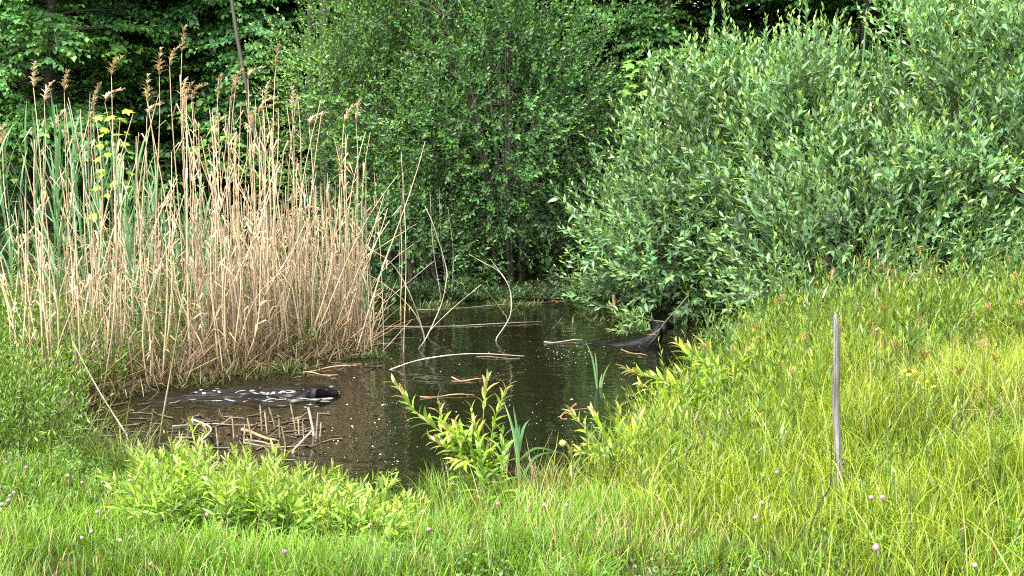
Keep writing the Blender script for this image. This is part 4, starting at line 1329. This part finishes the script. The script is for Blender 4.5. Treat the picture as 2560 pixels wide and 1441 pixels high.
# green reed sprouts by the near shore
def sprout(label, px, py, tops, seed):
    lr = np.random.default_rng(seed)
    b = at_g(px, py)
    root = link('reed_sprout', None)
    root.location = b
    tag(root, label, 'reed', 'green reed sprouts at the near shore')
    S = Geo()
    tip = at_y(tops[0][0], tops[0][1], b[1]) - b
    tube(S, bez([(0, 0, -0.05), tip * 0.45, tip * 0.75], 5), np.linspace(0.006, 0.003, 10), 5, np.array(GR) * 1.2)
    link('stem', S, M_REEDLEAF, root)
    for k, (tx, ty) in enumerate(tops):
        e = at_y(tx, ty, b[1] + lr.uniform(-0.15, 0.15)) - b
        st = tip * lr.uniform(0.15, 0.55)
        path = bez([st, (st + e) / 2 + np.array([0.1 * (st[0] - e[0]), 0, 0.05]), e], 5)
        n = len(path)
        w = 0.0072 * np.sin(np.linspace(0.25, 1, n) * math.pi) ** 0.7
        s = nrm(np.cross(path[-1] - path[0], np.array([0.2, 1.0, 0.1])))
        G = Geo()
        V = np.concatenate([path - s * w[:, None], path + s * w[:, None] + np.array([0, -0.004, 0])])
        G.add(V, [[i, i + n, i + n + 1, i + 1] for i in range(n - 1)], cols(GRT, 1, 0.1)[0])
        link('leaf', G, M_REEDLEAF, root)
    return root


sprout('tall green reed sprout in the water left of the large young willow', 1500, 1085, [(1487, 880), (1462, 850), (1520, 985), (1506, 930), (1478, 985), (1530, 900)], 1)
sprout('green reed sprout with wide leaves just right of the leaning young willow', 1305, 1250, [(1282, 1010), (1258, 1000), (1328, 1045), (1270, 1030), (1410, 1135), (1400, 1128), (1300, 1060)], 2)
sprout('thin green reed sprout in the dark water left of the leaning young willow', 985, 1195, [(977, 1085), (980, 1115)], 3)
sprout('flat green reed leaf sprout below the dry stand by the swimming dog', 560, 940, [(600, 905), (530, 920), (575, 960)], 4)


# ------------------------------------------------------------------ grasses
def scatter(n, x0, x1, y0, y1, fn):
    x, y = rng.uniform(x0, x1, n), rng.uniform(y0, y1, n)
    d = sdist(x, y)
    keep = (d > -0.03) & (rng.random(n) < fn(x, y, d))
    x, y = x[keep], y[keep]
    vis = (np.abs(x) < y * 0.40 + 0.25) | ((np.abs(x) < y * 0.42 + 1.7) & (rng.random(len(x)) < 0.5))
    x, y = x[vis], y[vis]
    return np.stack([x, y, ground(x, y) - 0.01], 1), d[keep][vis]


YW = at_g(1790, 1075)                                         # the large young willow keeps the tall grass down around it
meadow_w = lambda x, y: sstep(x + 0.22 * (y - 6), 0.35, 1.3) * (1 - 0.85 * np.exp(-((x - YW[0] + 0.25) / 0.55) ** 2 - ((y - YW[1] + 0.25) / 0.75) ** 2))      # how far into the tall meadow on the right
near_edge = lambda y: 1 - sstep(y, 9.9, 10.8)

# short grass of the near bank
P, d = scatter(205000, -5.6, 3.6, 3.7, 9.0, lambda x, y, d: (1 - 0.75 * meadow_w(x, y)) * (0.28 + 1.1 * noise(x, y, 3.6) * (0.55 + 0.9 * noise(x, y, 1.0, 32))) * sstep(9.3 - y, 0, 1.5) * np.clip(1.25 - (y - 4) * 0.12, 0.4, 1))
n = len(P)
pt = noise(P[:, 0], P[:, 1], 1.7, 5)
H = rng.uniform(0.06, 0.17, n) * (0.5 + 1.2 * noise(P[:, 0], P[:, 1], 3.6) * (0.4 + noise(P[:, 0], P[:, 1], 1.1, 1))) * np.where(d < 0.25, 1.4, 1.0)
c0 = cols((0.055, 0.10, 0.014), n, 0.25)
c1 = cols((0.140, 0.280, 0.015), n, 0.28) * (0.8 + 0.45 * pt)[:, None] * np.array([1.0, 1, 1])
dry = rng.random(n) < (0.07 + 0.16 * sstep(noise(P[:, 0], P[:, 1], 1.3, 8), 0.55, 0.8) * sstep(P[:, 0], -0.3, 0.8))
c0[dry] = cols((0.26, 0.20, 0.085), dry.sum(), 0.2)
c1[dry] = cols((0.38, 0.30, 0.14), dry.sum(), 0.2)
G = Geo()
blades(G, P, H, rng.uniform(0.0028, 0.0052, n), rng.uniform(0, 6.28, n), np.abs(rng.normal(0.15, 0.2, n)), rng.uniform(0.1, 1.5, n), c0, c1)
tag(link('short_grass', G, M_GRASS), 'short fresh green grass covering the near bank', 'grass', kind='stuff')

# tall grass of the meadow
P, d = scatter(220000, -0.4, 6.2, 4.0, 11.0, lambda x, y, d: meadow_w(x, y) * near_edge(y) * (0.12 + 1.15 * noise(x, y, 3.2, 3) * (0.5 + noise(x, y, 0.8, 31))) * np.clip(1.3 - (y - 4) * 0.1, 0.5, 1))
n = len(P)
pt = noise(P[:, 0], P[:, 1], 1.2, 6)
tall = sstep(P[:, 1], 5.0, 8.0) * 0.5 + 0.5
H = rng.uniform(0.16, 0.46, n) * tall * (0.5 + 1.0 * noise(P[:, 0], P[:, 1], 2.6, 9))
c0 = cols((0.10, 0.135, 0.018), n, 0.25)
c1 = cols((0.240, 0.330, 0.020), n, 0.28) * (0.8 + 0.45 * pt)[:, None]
G = Geo()
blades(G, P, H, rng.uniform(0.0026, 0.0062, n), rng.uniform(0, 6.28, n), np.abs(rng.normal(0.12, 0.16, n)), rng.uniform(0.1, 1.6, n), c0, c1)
P, d = scatter(4200, -0.2, 5.2, 4.0, 10.8, lambda x, y, d: meadow_w(x, y) * near_edge(y) * (0.2 + 0.8 * noise(x, y, 2.2, 35)))
n = len(P)
blades(G, P, rng.uniform(0.3, 0.62, n), rng.uniform(0.0045, 0.008, n), rng.uniform(0, 6.28, n), np.abs(rng.normal(0.15, 0.15, n)), rng.uniform(0.9, 2.3, n), cols((0.12, 0.17, 0.02), n, 0.2), cols((0.26, 0.36, 0.03), n, 0.22), seg=5)
tag(link('meadow_grass', G, M_GRASS), 'tall yellow green grass of the meadow on the right', 'grass', kind='stuff')

# straw coloured grass
P, d = scatter(36000, -1.2, 6.0, 3.8, 10.6, lambda x, y, d: sstep(x + 0.25 * (y - 5), -0.4, 0.9) * near_edge(y) * sstep(noise(x, y, 0.9, 12) + 0.3 * np.exp(-((x - 0.55) / 0.5) ** 2 - ((y - 5.2) / 0.9) ** 2), 0.40, 0.75))
n = len(P)
G = Geo()
blades(G, P, rng.uniform(0.15, 0.42, n) * (0.6 + 0.4 * sstep(P[:, 1], 4.5, 7)), rng.uniform(0.0022, 0.004, n), rng.uniform(0, 6.28, n), np.abs(rng.normal(0.2, 0.25, n)), rng.uniform(0, 1.1, n), cols((0.27, 0.21, 0.09), n, 0.2), cols((0.46, 0.36, 0.17), n, 0.2))
tag(link('dry_grass', G, M_GRASS), 'thin straw coloured dry grass mixed through the meadow', 'grass', kind='stuff')

# broad grass and herbs of the meadow
P, d = scatter(9500, 0.2, 6.2, 5.0, 11.2, lambda x, y, d: meadow_w(x, y) * (1 - sstep(y, 10.3, 11.2)) * (0.05 + 0.95 * sstep(y + 1.2 * noise(x, y, 1.3, 2) - 0.35 * (x - 1.0), 6.9, 8.6)) * 0.5)
n = len(P)
D = np.stack([rng.normal(0, 0.25, n), rng.normal(0, 0.25, n), np.ones(n)], 1)
G = Geo()
cl = 0.75 + 0.5 * noise(P[:, 0], P[:, 1], 1.4, 20)[:, None]
shoots(G, P, D, rng.uniform(0.22, 0.58, n), 17, 0.082, 0.0075, cols((0.12, 0.215, 0.028), n, 0.15) * cl, cols((0.225, 0.315, 0.034), n, 0.15) * cl, 62, 22, 0.0, stem=0.0025, stemc=(0.15, 0.18, 0.05), tfrom=0.2, six=True)
P, d = scatter(900, 1.2, 6.0, 8.7, 10.9, lambda x, y, d: meadow_w(x, y) * (0.2 + 0.8 * noise(x, y, 1.1, 41)) * 0.6)
n = len(P)
D = np.stack([rng.normal(0, 0.2, n), rng.normal(0, 0.2, n), np.ones(n)], 1)
shoots(G, P, D, rng.uniform(0.45, 0.9, n), 22, 0.075, 0.0075, cols((0.075, 0.165, 0.03), n, 0.2), cols((0.17, 0.30, 0.04), n, 0.2), 62, 22, 0.0, stem=0.003, stemc=(0.12, 0.15, 0.05), tfrom=0.15, six=True)
tag(link('meadow_herbs', G, M_GRASS), 'leafy green herbs standing in the upper meadow', 'herbs', kind='stuff')

# clover and small weeds of the near bank
P, d = scatter(15000, -4.4, 3.2, 3.8, 8.8, lambda x, y, d: sstep(noise(x, y, 2.1, 14), 0.38, 0.7) * (1 - 0.7 * meadow_w(x, y)) * sstep(9.0 - y, 0, 1.2))
n = len(P)
D = np.stack([rng.normal(0, 0.5, n), rng.normal(0, 0.5, n), np.ones(n)], 1)
G = Geo()
shoots(G, P, D, rng.uniform(0.05, 0.17, n), 6, 0.026, 0.0095, cols((0.075, 0.165, 0.026), n, 0.25), cols((0.13, 0.245, 0.034), n, 0.25), 75, 50, 0.0, tfrom=0.4, six=True)
tag(link('clover_leaves', G, M_GRASS), 'small round clover leaves and weeds among the short grass', 'ground cover', kind='stuff')

# bright herbs at the left edge and under the reeds
P, d = scatter(7500, -5.6, -1.0, 8.0, 13.4, lambda x, y, d: np.clip(sstep(-x - 0.30 * y, -0.15, 0.7) + 0.95 * (y > 10.3) * sstep(-x, 1.3, 2.2) * sstep(noise(x, y, 1.6, 22), 0.42, 0.65), 0, 1) * (d > 0.0) * 0.8)
n = len(P)
G = Geo()
D = np.stack([rng.normal(0, 0.25, n), rng.normal(0, 0.25, n), np.ones(n)], 1)
shoots(G, P, D, rng.uniform(0.25, 0.75, n), 16, 0.055, 0.0068, cols((0.13, 0.245, 0.035), n, 0.2), cols((0.22, 0.34, 0.045), n, 0.2), 62, 25, 0.0, stem=0.0025, stemc=(0.1, 0.15, 0.04))
tag(link('reed_bed_herbs', G, M_GRASS), 'bright green herbs growing between the reeds and along the left edge', 'herbs', kind='stuff')

# moss, duckweed and drowned grass at the water edges
P0 = []
for k in range(9000):
    px = rng.uniform(930, 1900)
    py = 750 + abs(rng.normal(0, 1)) * (14 if px < 1380 else 30)
    P0.append(at_z(px, py, 0.0))
for k in range(5000):
    px = rng.uniform(280, 960)
    py = np.interp(px, [280, 560, 960], [965, 935, 885]) + abs(rng.normal(0, 9))
    P0.append(at_z(px, py, 0.0))
P = np.array(P0)
keep = noise(P[:, 0], P[:, 1], 3.0, 30) > 0.55
P = P[keep]
n = len(P)
G = Geo()
blades(G, P, rng.uniform(0.02, 0.13, n) * rng.choice([0.5, 1], n), rng.uniform(0.006, 0.012, n), rng.uniform(0, 6.28, n), rng.uniform(0.5, 1.5, n), rng.uniform(0, 0.6, n), cols((0.035, 0.05, 0.014), n, 0.4), cols((0.065, 0.10, 0.024), n, 0.4))
tag(link('water_weed', G, M_GRASS), 'mossy water weed floating along the far shore and reed front', 'water weed', kind='stuff')

G = Geo()                                                     # low plants along the far shore
n = 800
u_ = rng.uniform(800, 2000, n)
P = np.array([at_z(x_, np.interp(x_, [800, 1000, 1560, 2000], [752, 744, 750, 782]) - abs(rng.normal(0, 7)) + 6, 0.02) for x_ in u_])
shoots(G, P, np.stack([rng.normal(0, 0.5, n), rng.normal(-0.2, 0.4, n), np.ones(n)], 1), rng.uniform(0.06, 0.3, n), 10, 0.05, 0.010, cols((0.03, 0.065, 0.018), n, 0.4), cols((0.05, 0.105, 0.024), n, 0.4), bend=-0.15)
n = 3800                                                      # and dead litter with sprouts along the foot of the reeds
u_ = rng.uniform(130, 950, n)
P = np.array([at_z(x_, np.interp(x_, [130, 250, 380, 560, 700, 835, 950], [1045, 990, 955, 930, 905, 878, 862]) - rng.normal(4, 13), 0.01) for x_ in u_])
blades(G, P, rng.uniform(0.04, 0.24, n), rng.uniform(0.004, 0.010, n), rng.uniform(0, 6.28, n), rng.uniform(0.3, 1.6, n), rng.uniform(-0.3, 0.8, n), cols((0.07, 0.055, 0.028), n, 0.4), cols((0.15, 0.125, 0.06), n, 0.5))
n = 900
u_ = rng.uniform(200, 800, n)
P = np.array([at_z(x_, np.interp(x_, [130, 250, 380, 560, 700, 835, 950], [1045, 990, 955, 930, 905, 878, 862]) - 10 - abs(rng.normal(0, 16)), 0.02) for x_ in u_])
P = P[noise(P[:, 0], P[:, 1], 2.0, 33) > 0.45]
n = len(P)
shoots(G, P, np.stack([rng.normal(0, 0.4, n), rng.normal(-0.1, 0.4, n), np.ones(n)], 1), rng.uniform(0.08, 0.3, n), 10, 0.045, 0.009, cols((0.10, 0.18, 0.03), n, 0.3), cols((0.17, 0.28, 0.04), n, 0.3))
tag(link('shore_plants', G, M_GRASS), 'low sprouts and dead litter along the far shore and reed foot', 'shore plants', kind='stuff')

G = Geo()                                                     # sodden dead stalks lying in the shallows
for k in range(250):
    if k < 120:
        px, py = rng.uniform(190, 520), rng.normal(1075, 45)
    elif k < 200:
        px, py = rng.normal(660, 95), rng.normal(1085, 28)
    else:
        px, py = rng.uniform(560, 960), rng.normal(915, 18)
    p = at_z(px, py, 0.003)
    a, L_ = rng.normal(0, 1.0), rng.uniform(0.02, 0.2)
    e = np.array([math.cos(a), math.sin(a), 0]) * L_
    up = np.array([0, 0, rng.uniform(0, 0.05) if rng.random() < 0.4 else 0.004])
    f = rng.uniform(0.07, 0.42)
    tube(G, [p - e / 2, p + np.array([rng.normal(0, 0.008), rng.normal(0, 0.008), 0.004]), p + e / 2 + up], rng.uniform(0.002, 0.0065), 4, np.array((0.34, 0.26, 0.16)) * f, False)
tag(link('reed_litter', G, M_DRY), 'sodden dead reed litter lying in the shallows', 'litter', kind='stuff')

# white specks drifting on the water
G = Geo()
th = np.arange(6) * math.pi / 3
for k in range(430):
    px, py = (rng.uniform(880, 1660), rng.uniform(800, 1200)) if k < 230 else ((rng.normal(1420, 45), rng.normal(880, 14)) if k < 300 else (rng.uniform(520, 1000), rng.uniform(1000, 1180)))
    p = at_z(px, py, 0.001)
    if sdist(np.array([p[0]]), np.array([p[1]]))[0] > -0.02:
        continue
    r = rng.uniform(0.0015, 0.0045) if rng.random() < 0.9 else rng.uniform(0.005, 0.009)
    e = rng.uniform(0.6, 1.4)
    V = np.concatenate([np.stack([p[0] + r * e * np.cos(th), p[1] + r / e * np.sin(th), np.full(6, 0.0)], 1), [[p[0], p[1], r * 0.7]]])
    G.add(V, [[i, (i + 1) % 6, 6] for i in range(6)], np.array((0.40, 0.38, 0.30)) * rng.uniform(0.5, 1.2))
tag(link('floating_seeds', G, M_SPECK), 'scattered white seed specks floating on the dark water', 'seeds', kind='stuff')


G = Geo()                                                     # pale flakes added as painted sky glints on the near dog's wake
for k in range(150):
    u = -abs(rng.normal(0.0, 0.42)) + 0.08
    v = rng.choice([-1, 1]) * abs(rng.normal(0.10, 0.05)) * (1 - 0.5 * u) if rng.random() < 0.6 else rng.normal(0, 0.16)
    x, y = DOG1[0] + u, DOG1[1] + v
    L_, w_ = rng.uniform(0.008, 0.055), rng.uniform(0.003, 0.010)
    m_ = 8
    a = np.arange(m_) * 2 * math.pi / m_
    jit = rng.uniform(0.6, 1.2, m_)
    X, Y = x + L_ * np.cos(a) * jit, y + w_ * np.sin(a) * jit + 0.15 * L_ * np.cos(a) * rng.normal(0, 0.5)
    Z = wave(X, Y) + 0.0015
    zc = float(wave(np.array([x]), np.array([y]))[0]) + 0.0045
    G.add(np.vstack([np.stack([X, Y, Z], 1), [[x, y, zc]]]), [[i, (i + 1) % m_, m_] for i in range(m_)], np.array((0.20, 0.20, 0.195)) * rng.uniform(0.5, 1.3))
tag(link('wake_glints', G, M_SPECK), 'pale painted streaks imitating sky glints round the near swimming dog', 'froth', kind='stuff')

# ------------------------------------------------------------------ flowers and seed heads
def ball_geo(r, c0, c1, seed, spike=0.35, n1=9, n2=12):
    """flower head made of many small pointed florets"""
    G = Geo()
    U = fib(70)
    U = U[U[:, 2] > -0.75]
    lr = np.random.default_rng(seed)
    A = nrm(np.cross(U, [0.3, 0.2, 1.0]))
    B = np.cross(U, A)
    c = U * r * 0.55
    t = U * r * lr.uniform(0.95, 1.15, (len(U), 1)) + np.array([0, 0, r * 0.18])
    w = r * 0.24
    V = np.stack([c + A * w, c + B * w, c - A * w, c - B * w, t], 1)
    F0 = np.array([[0, 1, 4], [1, 2, 4], [2, 3, 4], [3, 0, 4]])
    k = lr.random((len(U), 1))
    C = np.repeat((np.array(c0) * k + np.array(c1) * (1 - k)), 5, 0)
    G.add(V.reshape(-1, 3), ((np.arange(len(U)) * 5)[:, None, None] + F0[None]).reshape(-1, 3), C)
    return G.mesh('flower_head')


PINKH = [ball_geo(0.0105, (0.36, 0.15, 0.26), (0.42, 0.27, 0.32), k) for k in range(2)]
WHITEH = [ball_geo(0.0095, (0.42, 0.36, 0.30), (0.45, 0.24, 0.27), 5 + k) for k in range(2)]


def flower(name, label, cat, group, px, py, heads, h, sc=1.0):
    # the head is where the photo shows it; the stem goes down to the ground below
    z = 0.5 + h
    for _ in range(10):
        p = at_z(px, py, z)
        z = 0.5 * z + 0.5 * (gz(p[0], p[1]) + h)
    p = at_z(px, py, z)
    g = gz(p[0], p[1])
    S = Geo()
    tube(S, bez([(0.01, 0.0, -0.03), (0.012, 0, (p[2] - g) * 0.5), (0, 0, p[2] - g)], 4), 0.0017, 4, (0.11, 0.17, 0.04), False)
    root = link(name, None)
    root.location = (p[0], p[1], g)
    tag(root, label, cat, group)
    link('stem', S, M_GRASS, root)
    hd = link('flower_head', heads[rng.integers(len(heads))], M_FLOWER, root)
    hd.location = (0, 0, p[2] - g)
    hd.rotation_euler = (rng.normal(0, 0.3), rng.normal(0, 0.3), rng.uniform(0, 6))
    hd.scale = (sc, sc, sc * rng.uniform(0.85, 1.1))
    return root


for px, py, lab in [(2190, 1371, 'largest pink clover flower, low in the meadow right of the stake'), (2206, 1244, 'purple pink clover flower right of the stake foot'), (2178, 1245, 'faded clover flower close beside the stake foot'),
                    (1942, 1182, 'pink clover flower left of the stake halfway up'), (1905, 1258, 'rosy clover flower left of the stake foot'), (1889, 1295, 'dull violet clover flower below the rosy one left of the stake'),
                    (1967, 1082, 'small clover flower high up left of the stake'), (2437, 1415, 'pink clover flower in the bottom right corner'), (1245, 1260, 'mauve clover flower in the middle of the near bank'),
                    (1416, 1264, 'pink clover flower right of the middle on the near bank'), (1072, 1325, 'dusky pink clover flower below the dark inlet'), (1360, 1264, 'small dark clover flower between two others mid bank')]:
    flower('clover_flower', lab, 'clover', 'pink clover flowers', px, py, PINKH, 0.13 if px < 1500 else 0.2, 1.0 if 'largest' not in lab else 1.35)
for px, py in [(35, 1232), (25, 1240), (22, 1252), (5, 1262), (65, 1170), (170, 1190), (205, 1207), (256, 1206), (322, 1204), (243, 1281), (538, 1250), (543, 1262), (519, 1287), (551, 1322), (551, 1350), (205, 1345), (300, 1353), (376, 1411), (842, 1280), (228, 1330), (925, 1312), (711, 1380), (15, 1156), (340, 1285)]:
    flower('clover_flower', 'pale pink round clover flower in the left bank grass', 'clover', 'pale clover flowers on the left bank', px, py, WHITEH if rng.random() < 0.7 else PINKH, 0.12, rng.uniform(0.75, 1.1))
G = Geo()                                                     # yellow five-petalled flower
for k in range(6):
    a = k * math.pi / 3
    o_ = np.array([math.cos(a), math.sin(a), 0.35]); s_ = np.array([-math.sin(a), math.cos(a), 0])
    G.add([np.zeros(3), o_ * 0.007 - s_ * 0.004, o_ * 0.011 + np.array([0, 0, -0.001]), o_ * 0.007 + s_ * 0.004], [[0, 1, 2, 3]], (0.75, 0.55, 0.03))
YEL = [G.mesh('flower_head')]
for px, py in [(2250, 935), (2262, 928), (2272, 938), (2285, 930), (2300, 945), (2318, 955), (2335, 968), (2362, 950), (2268, 950), (2248, 945), (2310, 972), (2295, 958), (2275, 925), (2340, 950)]:
    flower('yellow_flower', 'tiny yellow flower in the patch right of the stake top', 'flower', 'yellow flowers in the meadow', px, py, YEL, 0.33, 1.2)
flower('yellow_flower', 'single orange yellow flower at the stake foot', 'flower', None, 2092, 1238, YEL, 0.06, 1.6)
flower('yellow_flower', 'single yellow flower below the pale broad leaved herb', 'flower', None, 812, 1307, YEL, 0.1, 1.3)
SEEDH = [ball_geo(0.016, (0.42, 0.42, 0.18), (0.30, 0.33, 0.10), 21)]
flower('seed_head', 'round pale green seed head on a curved stalk before the dark water', 'seed head', None, 1408, 1110, SEEDH, 0.34, 1.15)

# orange brown sedge clusters on tall stems
SED = []
for k in range(4):
    G = Geo()
    n = 30
    lr = np.random.default_rng(40 + k)
    P = lr.normal(0, 0.012, (n, 3)) * np.array([1.6, 1, 1])
    blades(G, P, lr.uniform(0.015, 0.05, n), np.full(n, 0.006), lr.normal(0.3, 1.2, n), lr.uniform(0.3, 1.4, n), lr.uniform(0.5, 1.5, n), cols((0.17, 0.10, 0.03), n, 0.25), cols((0.27, 0.17, 0.055), n, 0.25))
    SED.append(G.mesh('flower_head'))
SEDPX = [(2050, 655), (2060, 640), (2075, 690), (2085, 680), (2010, 650), (2135, 590), (2155, 655), (2210, 670), (2290, 605), (2295, 625), (2405, 655), (2370, 670), (2500, 605), (2520, 650), (1940, 755), (1955, 745), (1890, 820), (1930, 830), (2210, 775), (2290, 785), (2300, 800), (2190, 830), (2430, 790), (2470, 770), (2380, 800), (2460, 860), (2240, 870),
         (1950, 910), (1980, 930), (2330, 690), (2550, 760), (2540, 690), (2100, 830), (2010, 840), (2310, 890), (2490, 900), (2400, 930), (2150, 760)]
for k, (px, py) in enumerate(SEDPX):
    flower('brown_sedge', 'sedge with drooping orange brown seed cluster in the upper meadow', 'sedge', 'orange brown sedges', px, py, SED, 0.62 if py < 700 else 0.5, rng.uniform(0.6, 0.95))
# pale foxtail heads
FOX = []
for k in range(3):
    G = Geo()
    t = np.linspace(0, 1, 9)
    ax = np.stack([0.012 * t ** 2, np.zeros(9), 0.085 * t - 0.03], 1)
    tube(G, ax, 0.0055 * np.sin(np.clip(t * 0.85 + 0.12, 0, 1) * math.pi) ** 0.6 + 0.0006, 7, (0.33, 0.25, 0.15))
    n = 60
    lr = np.random.default_rng(60 + k)
    q = lr.random(n)
    blades(G, np.stack([np.interp(q, t, ax[:, i]) for i in range(3)], 1), lr.uniform(0.012, 0.022, n), np.full(n, 0.0022), lr.uniform(0, 6.28, n), np.full(n, 0.6), np.full(n, -0.2), cols((0.34, 0.27, 0.16), n, 0.15), cols((0.40, 0.33, 0.20), n, 0.15))
    FOX.append(G.mesh('flower_head'))
for k, (px, py) in enumerate([(2025, 672), (2028, 705), (2080, 690), (2135, 660), (2172, 665), (2195, 640), (2213, 650), (2218, 690), (2240, 690), (2275, 695), (2410, 690), (2300, 680), (2343, 640), (2015, 750), (2190, 735), (2225, 720), (2060, 735)]):
    flower('foxtail_grass', 'foxtail grass with pale beige brush head against the dark willow', 'grass stalk', 'foxtail grasses along the meadow top', px, py, FOX, 0.66, rng.uniform(0.6, 0.95))
for k in range(28):
    px, py = rng.uniform(1640, 2540), rng.uniform(1000, 1350)
    flower('meadow_grass_stalk', 'thin straw grass stalk with narrow seed head in the lower meadow', 'grass stalk', 'seeding grass stalks in the lower meadow', px, py, FOX, 0.36 + 0.1 * rng.random(), rng.uniform(0.32, 0.5))

# dark thin weed stem beside the stake
W = [at_y(px, py, 5.3) for px, py in [(2005, 1440), (2010, 1400), (2030, 1310), (2055, 1250), (2075, 1215), (2078, 1150), (2079, 1110)]]
W = bez(W, 5)
W[0][2] = gz(W[0][0], W[0][1]) - 0.02
G = Geo()
tube(G, W - W[0], np.linspace(0.0042, 0.002, len(W)), 5, (0.03, 0.04, 0.018))
for k in range(16):
    p = W[int(len(W) * (0.15 + 0.05 * k))] - W[0]
    a = k * 2.3
    G.add([p, p + np.array([math.cos(a) * 0.012, math.sin(a) * 0.012, 0.006]), p + np.array([math.cos(a + 0.7) * 0.016, math.sin(a + 0.7) * 0.016, 0.014])], [[0, 1, 2]], (0.05, 0.065, 0.025))
o = link('weed_stem', G, M_DRY)
o.location = W[0]
tag(o, 'dark wiry weed stem curving up left of the stake foot', 'weed')


# neighbours that differ only by their place get it said
ORD = 'first second third fourth fifth sixth seventh eighth ninth tenth eleventh twelfth'.split()


def nth(k, n):
    """place in the row, counted from the nearer end in words"""
    w = lambda i: ORD[i] if i < 12 else None
    return (w(k) + ' from the left') if k < (n + 1) // 2 and w(k) else ((w(n - 1 - k) + ' from the right') if w(n - 1 - k) else None)


def say_place(group, fmt, split=None):
    L = [o for o in scene.objects if o.parent is None and o.get('group') == group]
    P = {o.name: np.array(o.location) for o in L}
    L.sort(key=lambda o: P[o.name][0] / P[o.name][1])
    rows = [L] if split is None else split(L)
    for R_, extra in (rows if split else [(L, '')]):
        for k, o in enumerate(R_):
            q = nth(k, len(R_))
            if q:
                o['label'] = fmt.format(q) + extra


def halves(words):
    def f(L):
        L2 = sorted(L, key=lambda o: o.location[1])
        n = len(words)
        out = []
        for i, w in enumerate(words):
            part = L2[len(L2) * i // n: len(L2) * (i + 1) // n]
            part.sort(key=lambda o: o.location[0] / o.location[1])
            out.append((part, w))
        return out
    return f


say_place('pale clover flowers on the left bank', 'pale pink round clover flower, {} of those on the left bank')
say_place('foxtail grasses along the meadow top', 'foxtail grass with beige brush head, {} of those against the dark willow')
say_place('yellow flowers in the meadow', 'tiny yellow flower, {} in the yellow patch right of the stake')
say_place('orange brown sedges', 'brown seeded sedge, {}', halves([' among the nearer sedges', ' among the farther sedges']))
say_place('plumed reeds', 'tall dry reed with feathery seed head, {}', halves([' among the nearer plumes', ' among the farther plumes']))
say_place('green reeds behind the willow', 'blue green reed poking up in the willow gaps, {}')
say_place('broken reed stubs in the near water', 'broken reed stub in the near water, {} of the stub group')
# the crowd of plain stalks: what each shows of height, lean and place in the bed
for o in scene.objects:
    if o.get('group') == 'dry reed stalks':
        u = CX + F * o.location[0] / o.location[1]
        h = 'knee high' if o.scale[2] < 0.55 else ('tall' if o.scale[2] > 0.8 else 'middling')
        lx = o.rotation_euler[1]
        l = 'left leaning' if lx < -0.1 else ('right leaning' if lx > 0.1 else 'upright')
        w = 'thin left end' if u < 330 else ('left middle' if u < 560 else ('dense middle' if u < 760 else 'right end'))
        fr = np.interp(u, [15, 60, 300, 560, 700, 850, 960], [9.6, 9.75, 10.5, 11.2, 11.75, 12.1, 12.15])
        p = 'front' if o.location[1] < fr + 0.7 else 'depth'
        o['label'] = f'{h} {l} dry reed stalk, {p} of the bed, {w}'
    elif o.get('group') == 'green reeds in the left bed':
        u = CX + F * o.location[0] / o.location[1]
        w = 'at the left edge' if u < 90 else ('left of the yellow green young maple' if u < 270 else ('right of the yellow green young maple' if u < 400 else 'before the dense tan stand'))
        h = ('taller' if o.scale[2] > 0.95 else ('middling' if o.scale[2] > 0.8 else 'shorter')) + (' nearer' if o.location[1] < 12.3 else ' farther')
        o['label'] = f'{h} blue green reed with pointed leaves {w}'
    elif o.get('group') == 'seeding grass stalks in the lower meadow':
        u = CX + F * o.location[0] / o.location[1]
        w = 'far left of' if u < 1850 else ('just left of' if u < 2095 else ('just right of' if u < 2320 else 'far right of'))
        o['label'] = f"thin straw grass stalk with narrow seed head {w} the stake, {'nearer' if o.location[1] < 5.6 else 'farther'} ones"
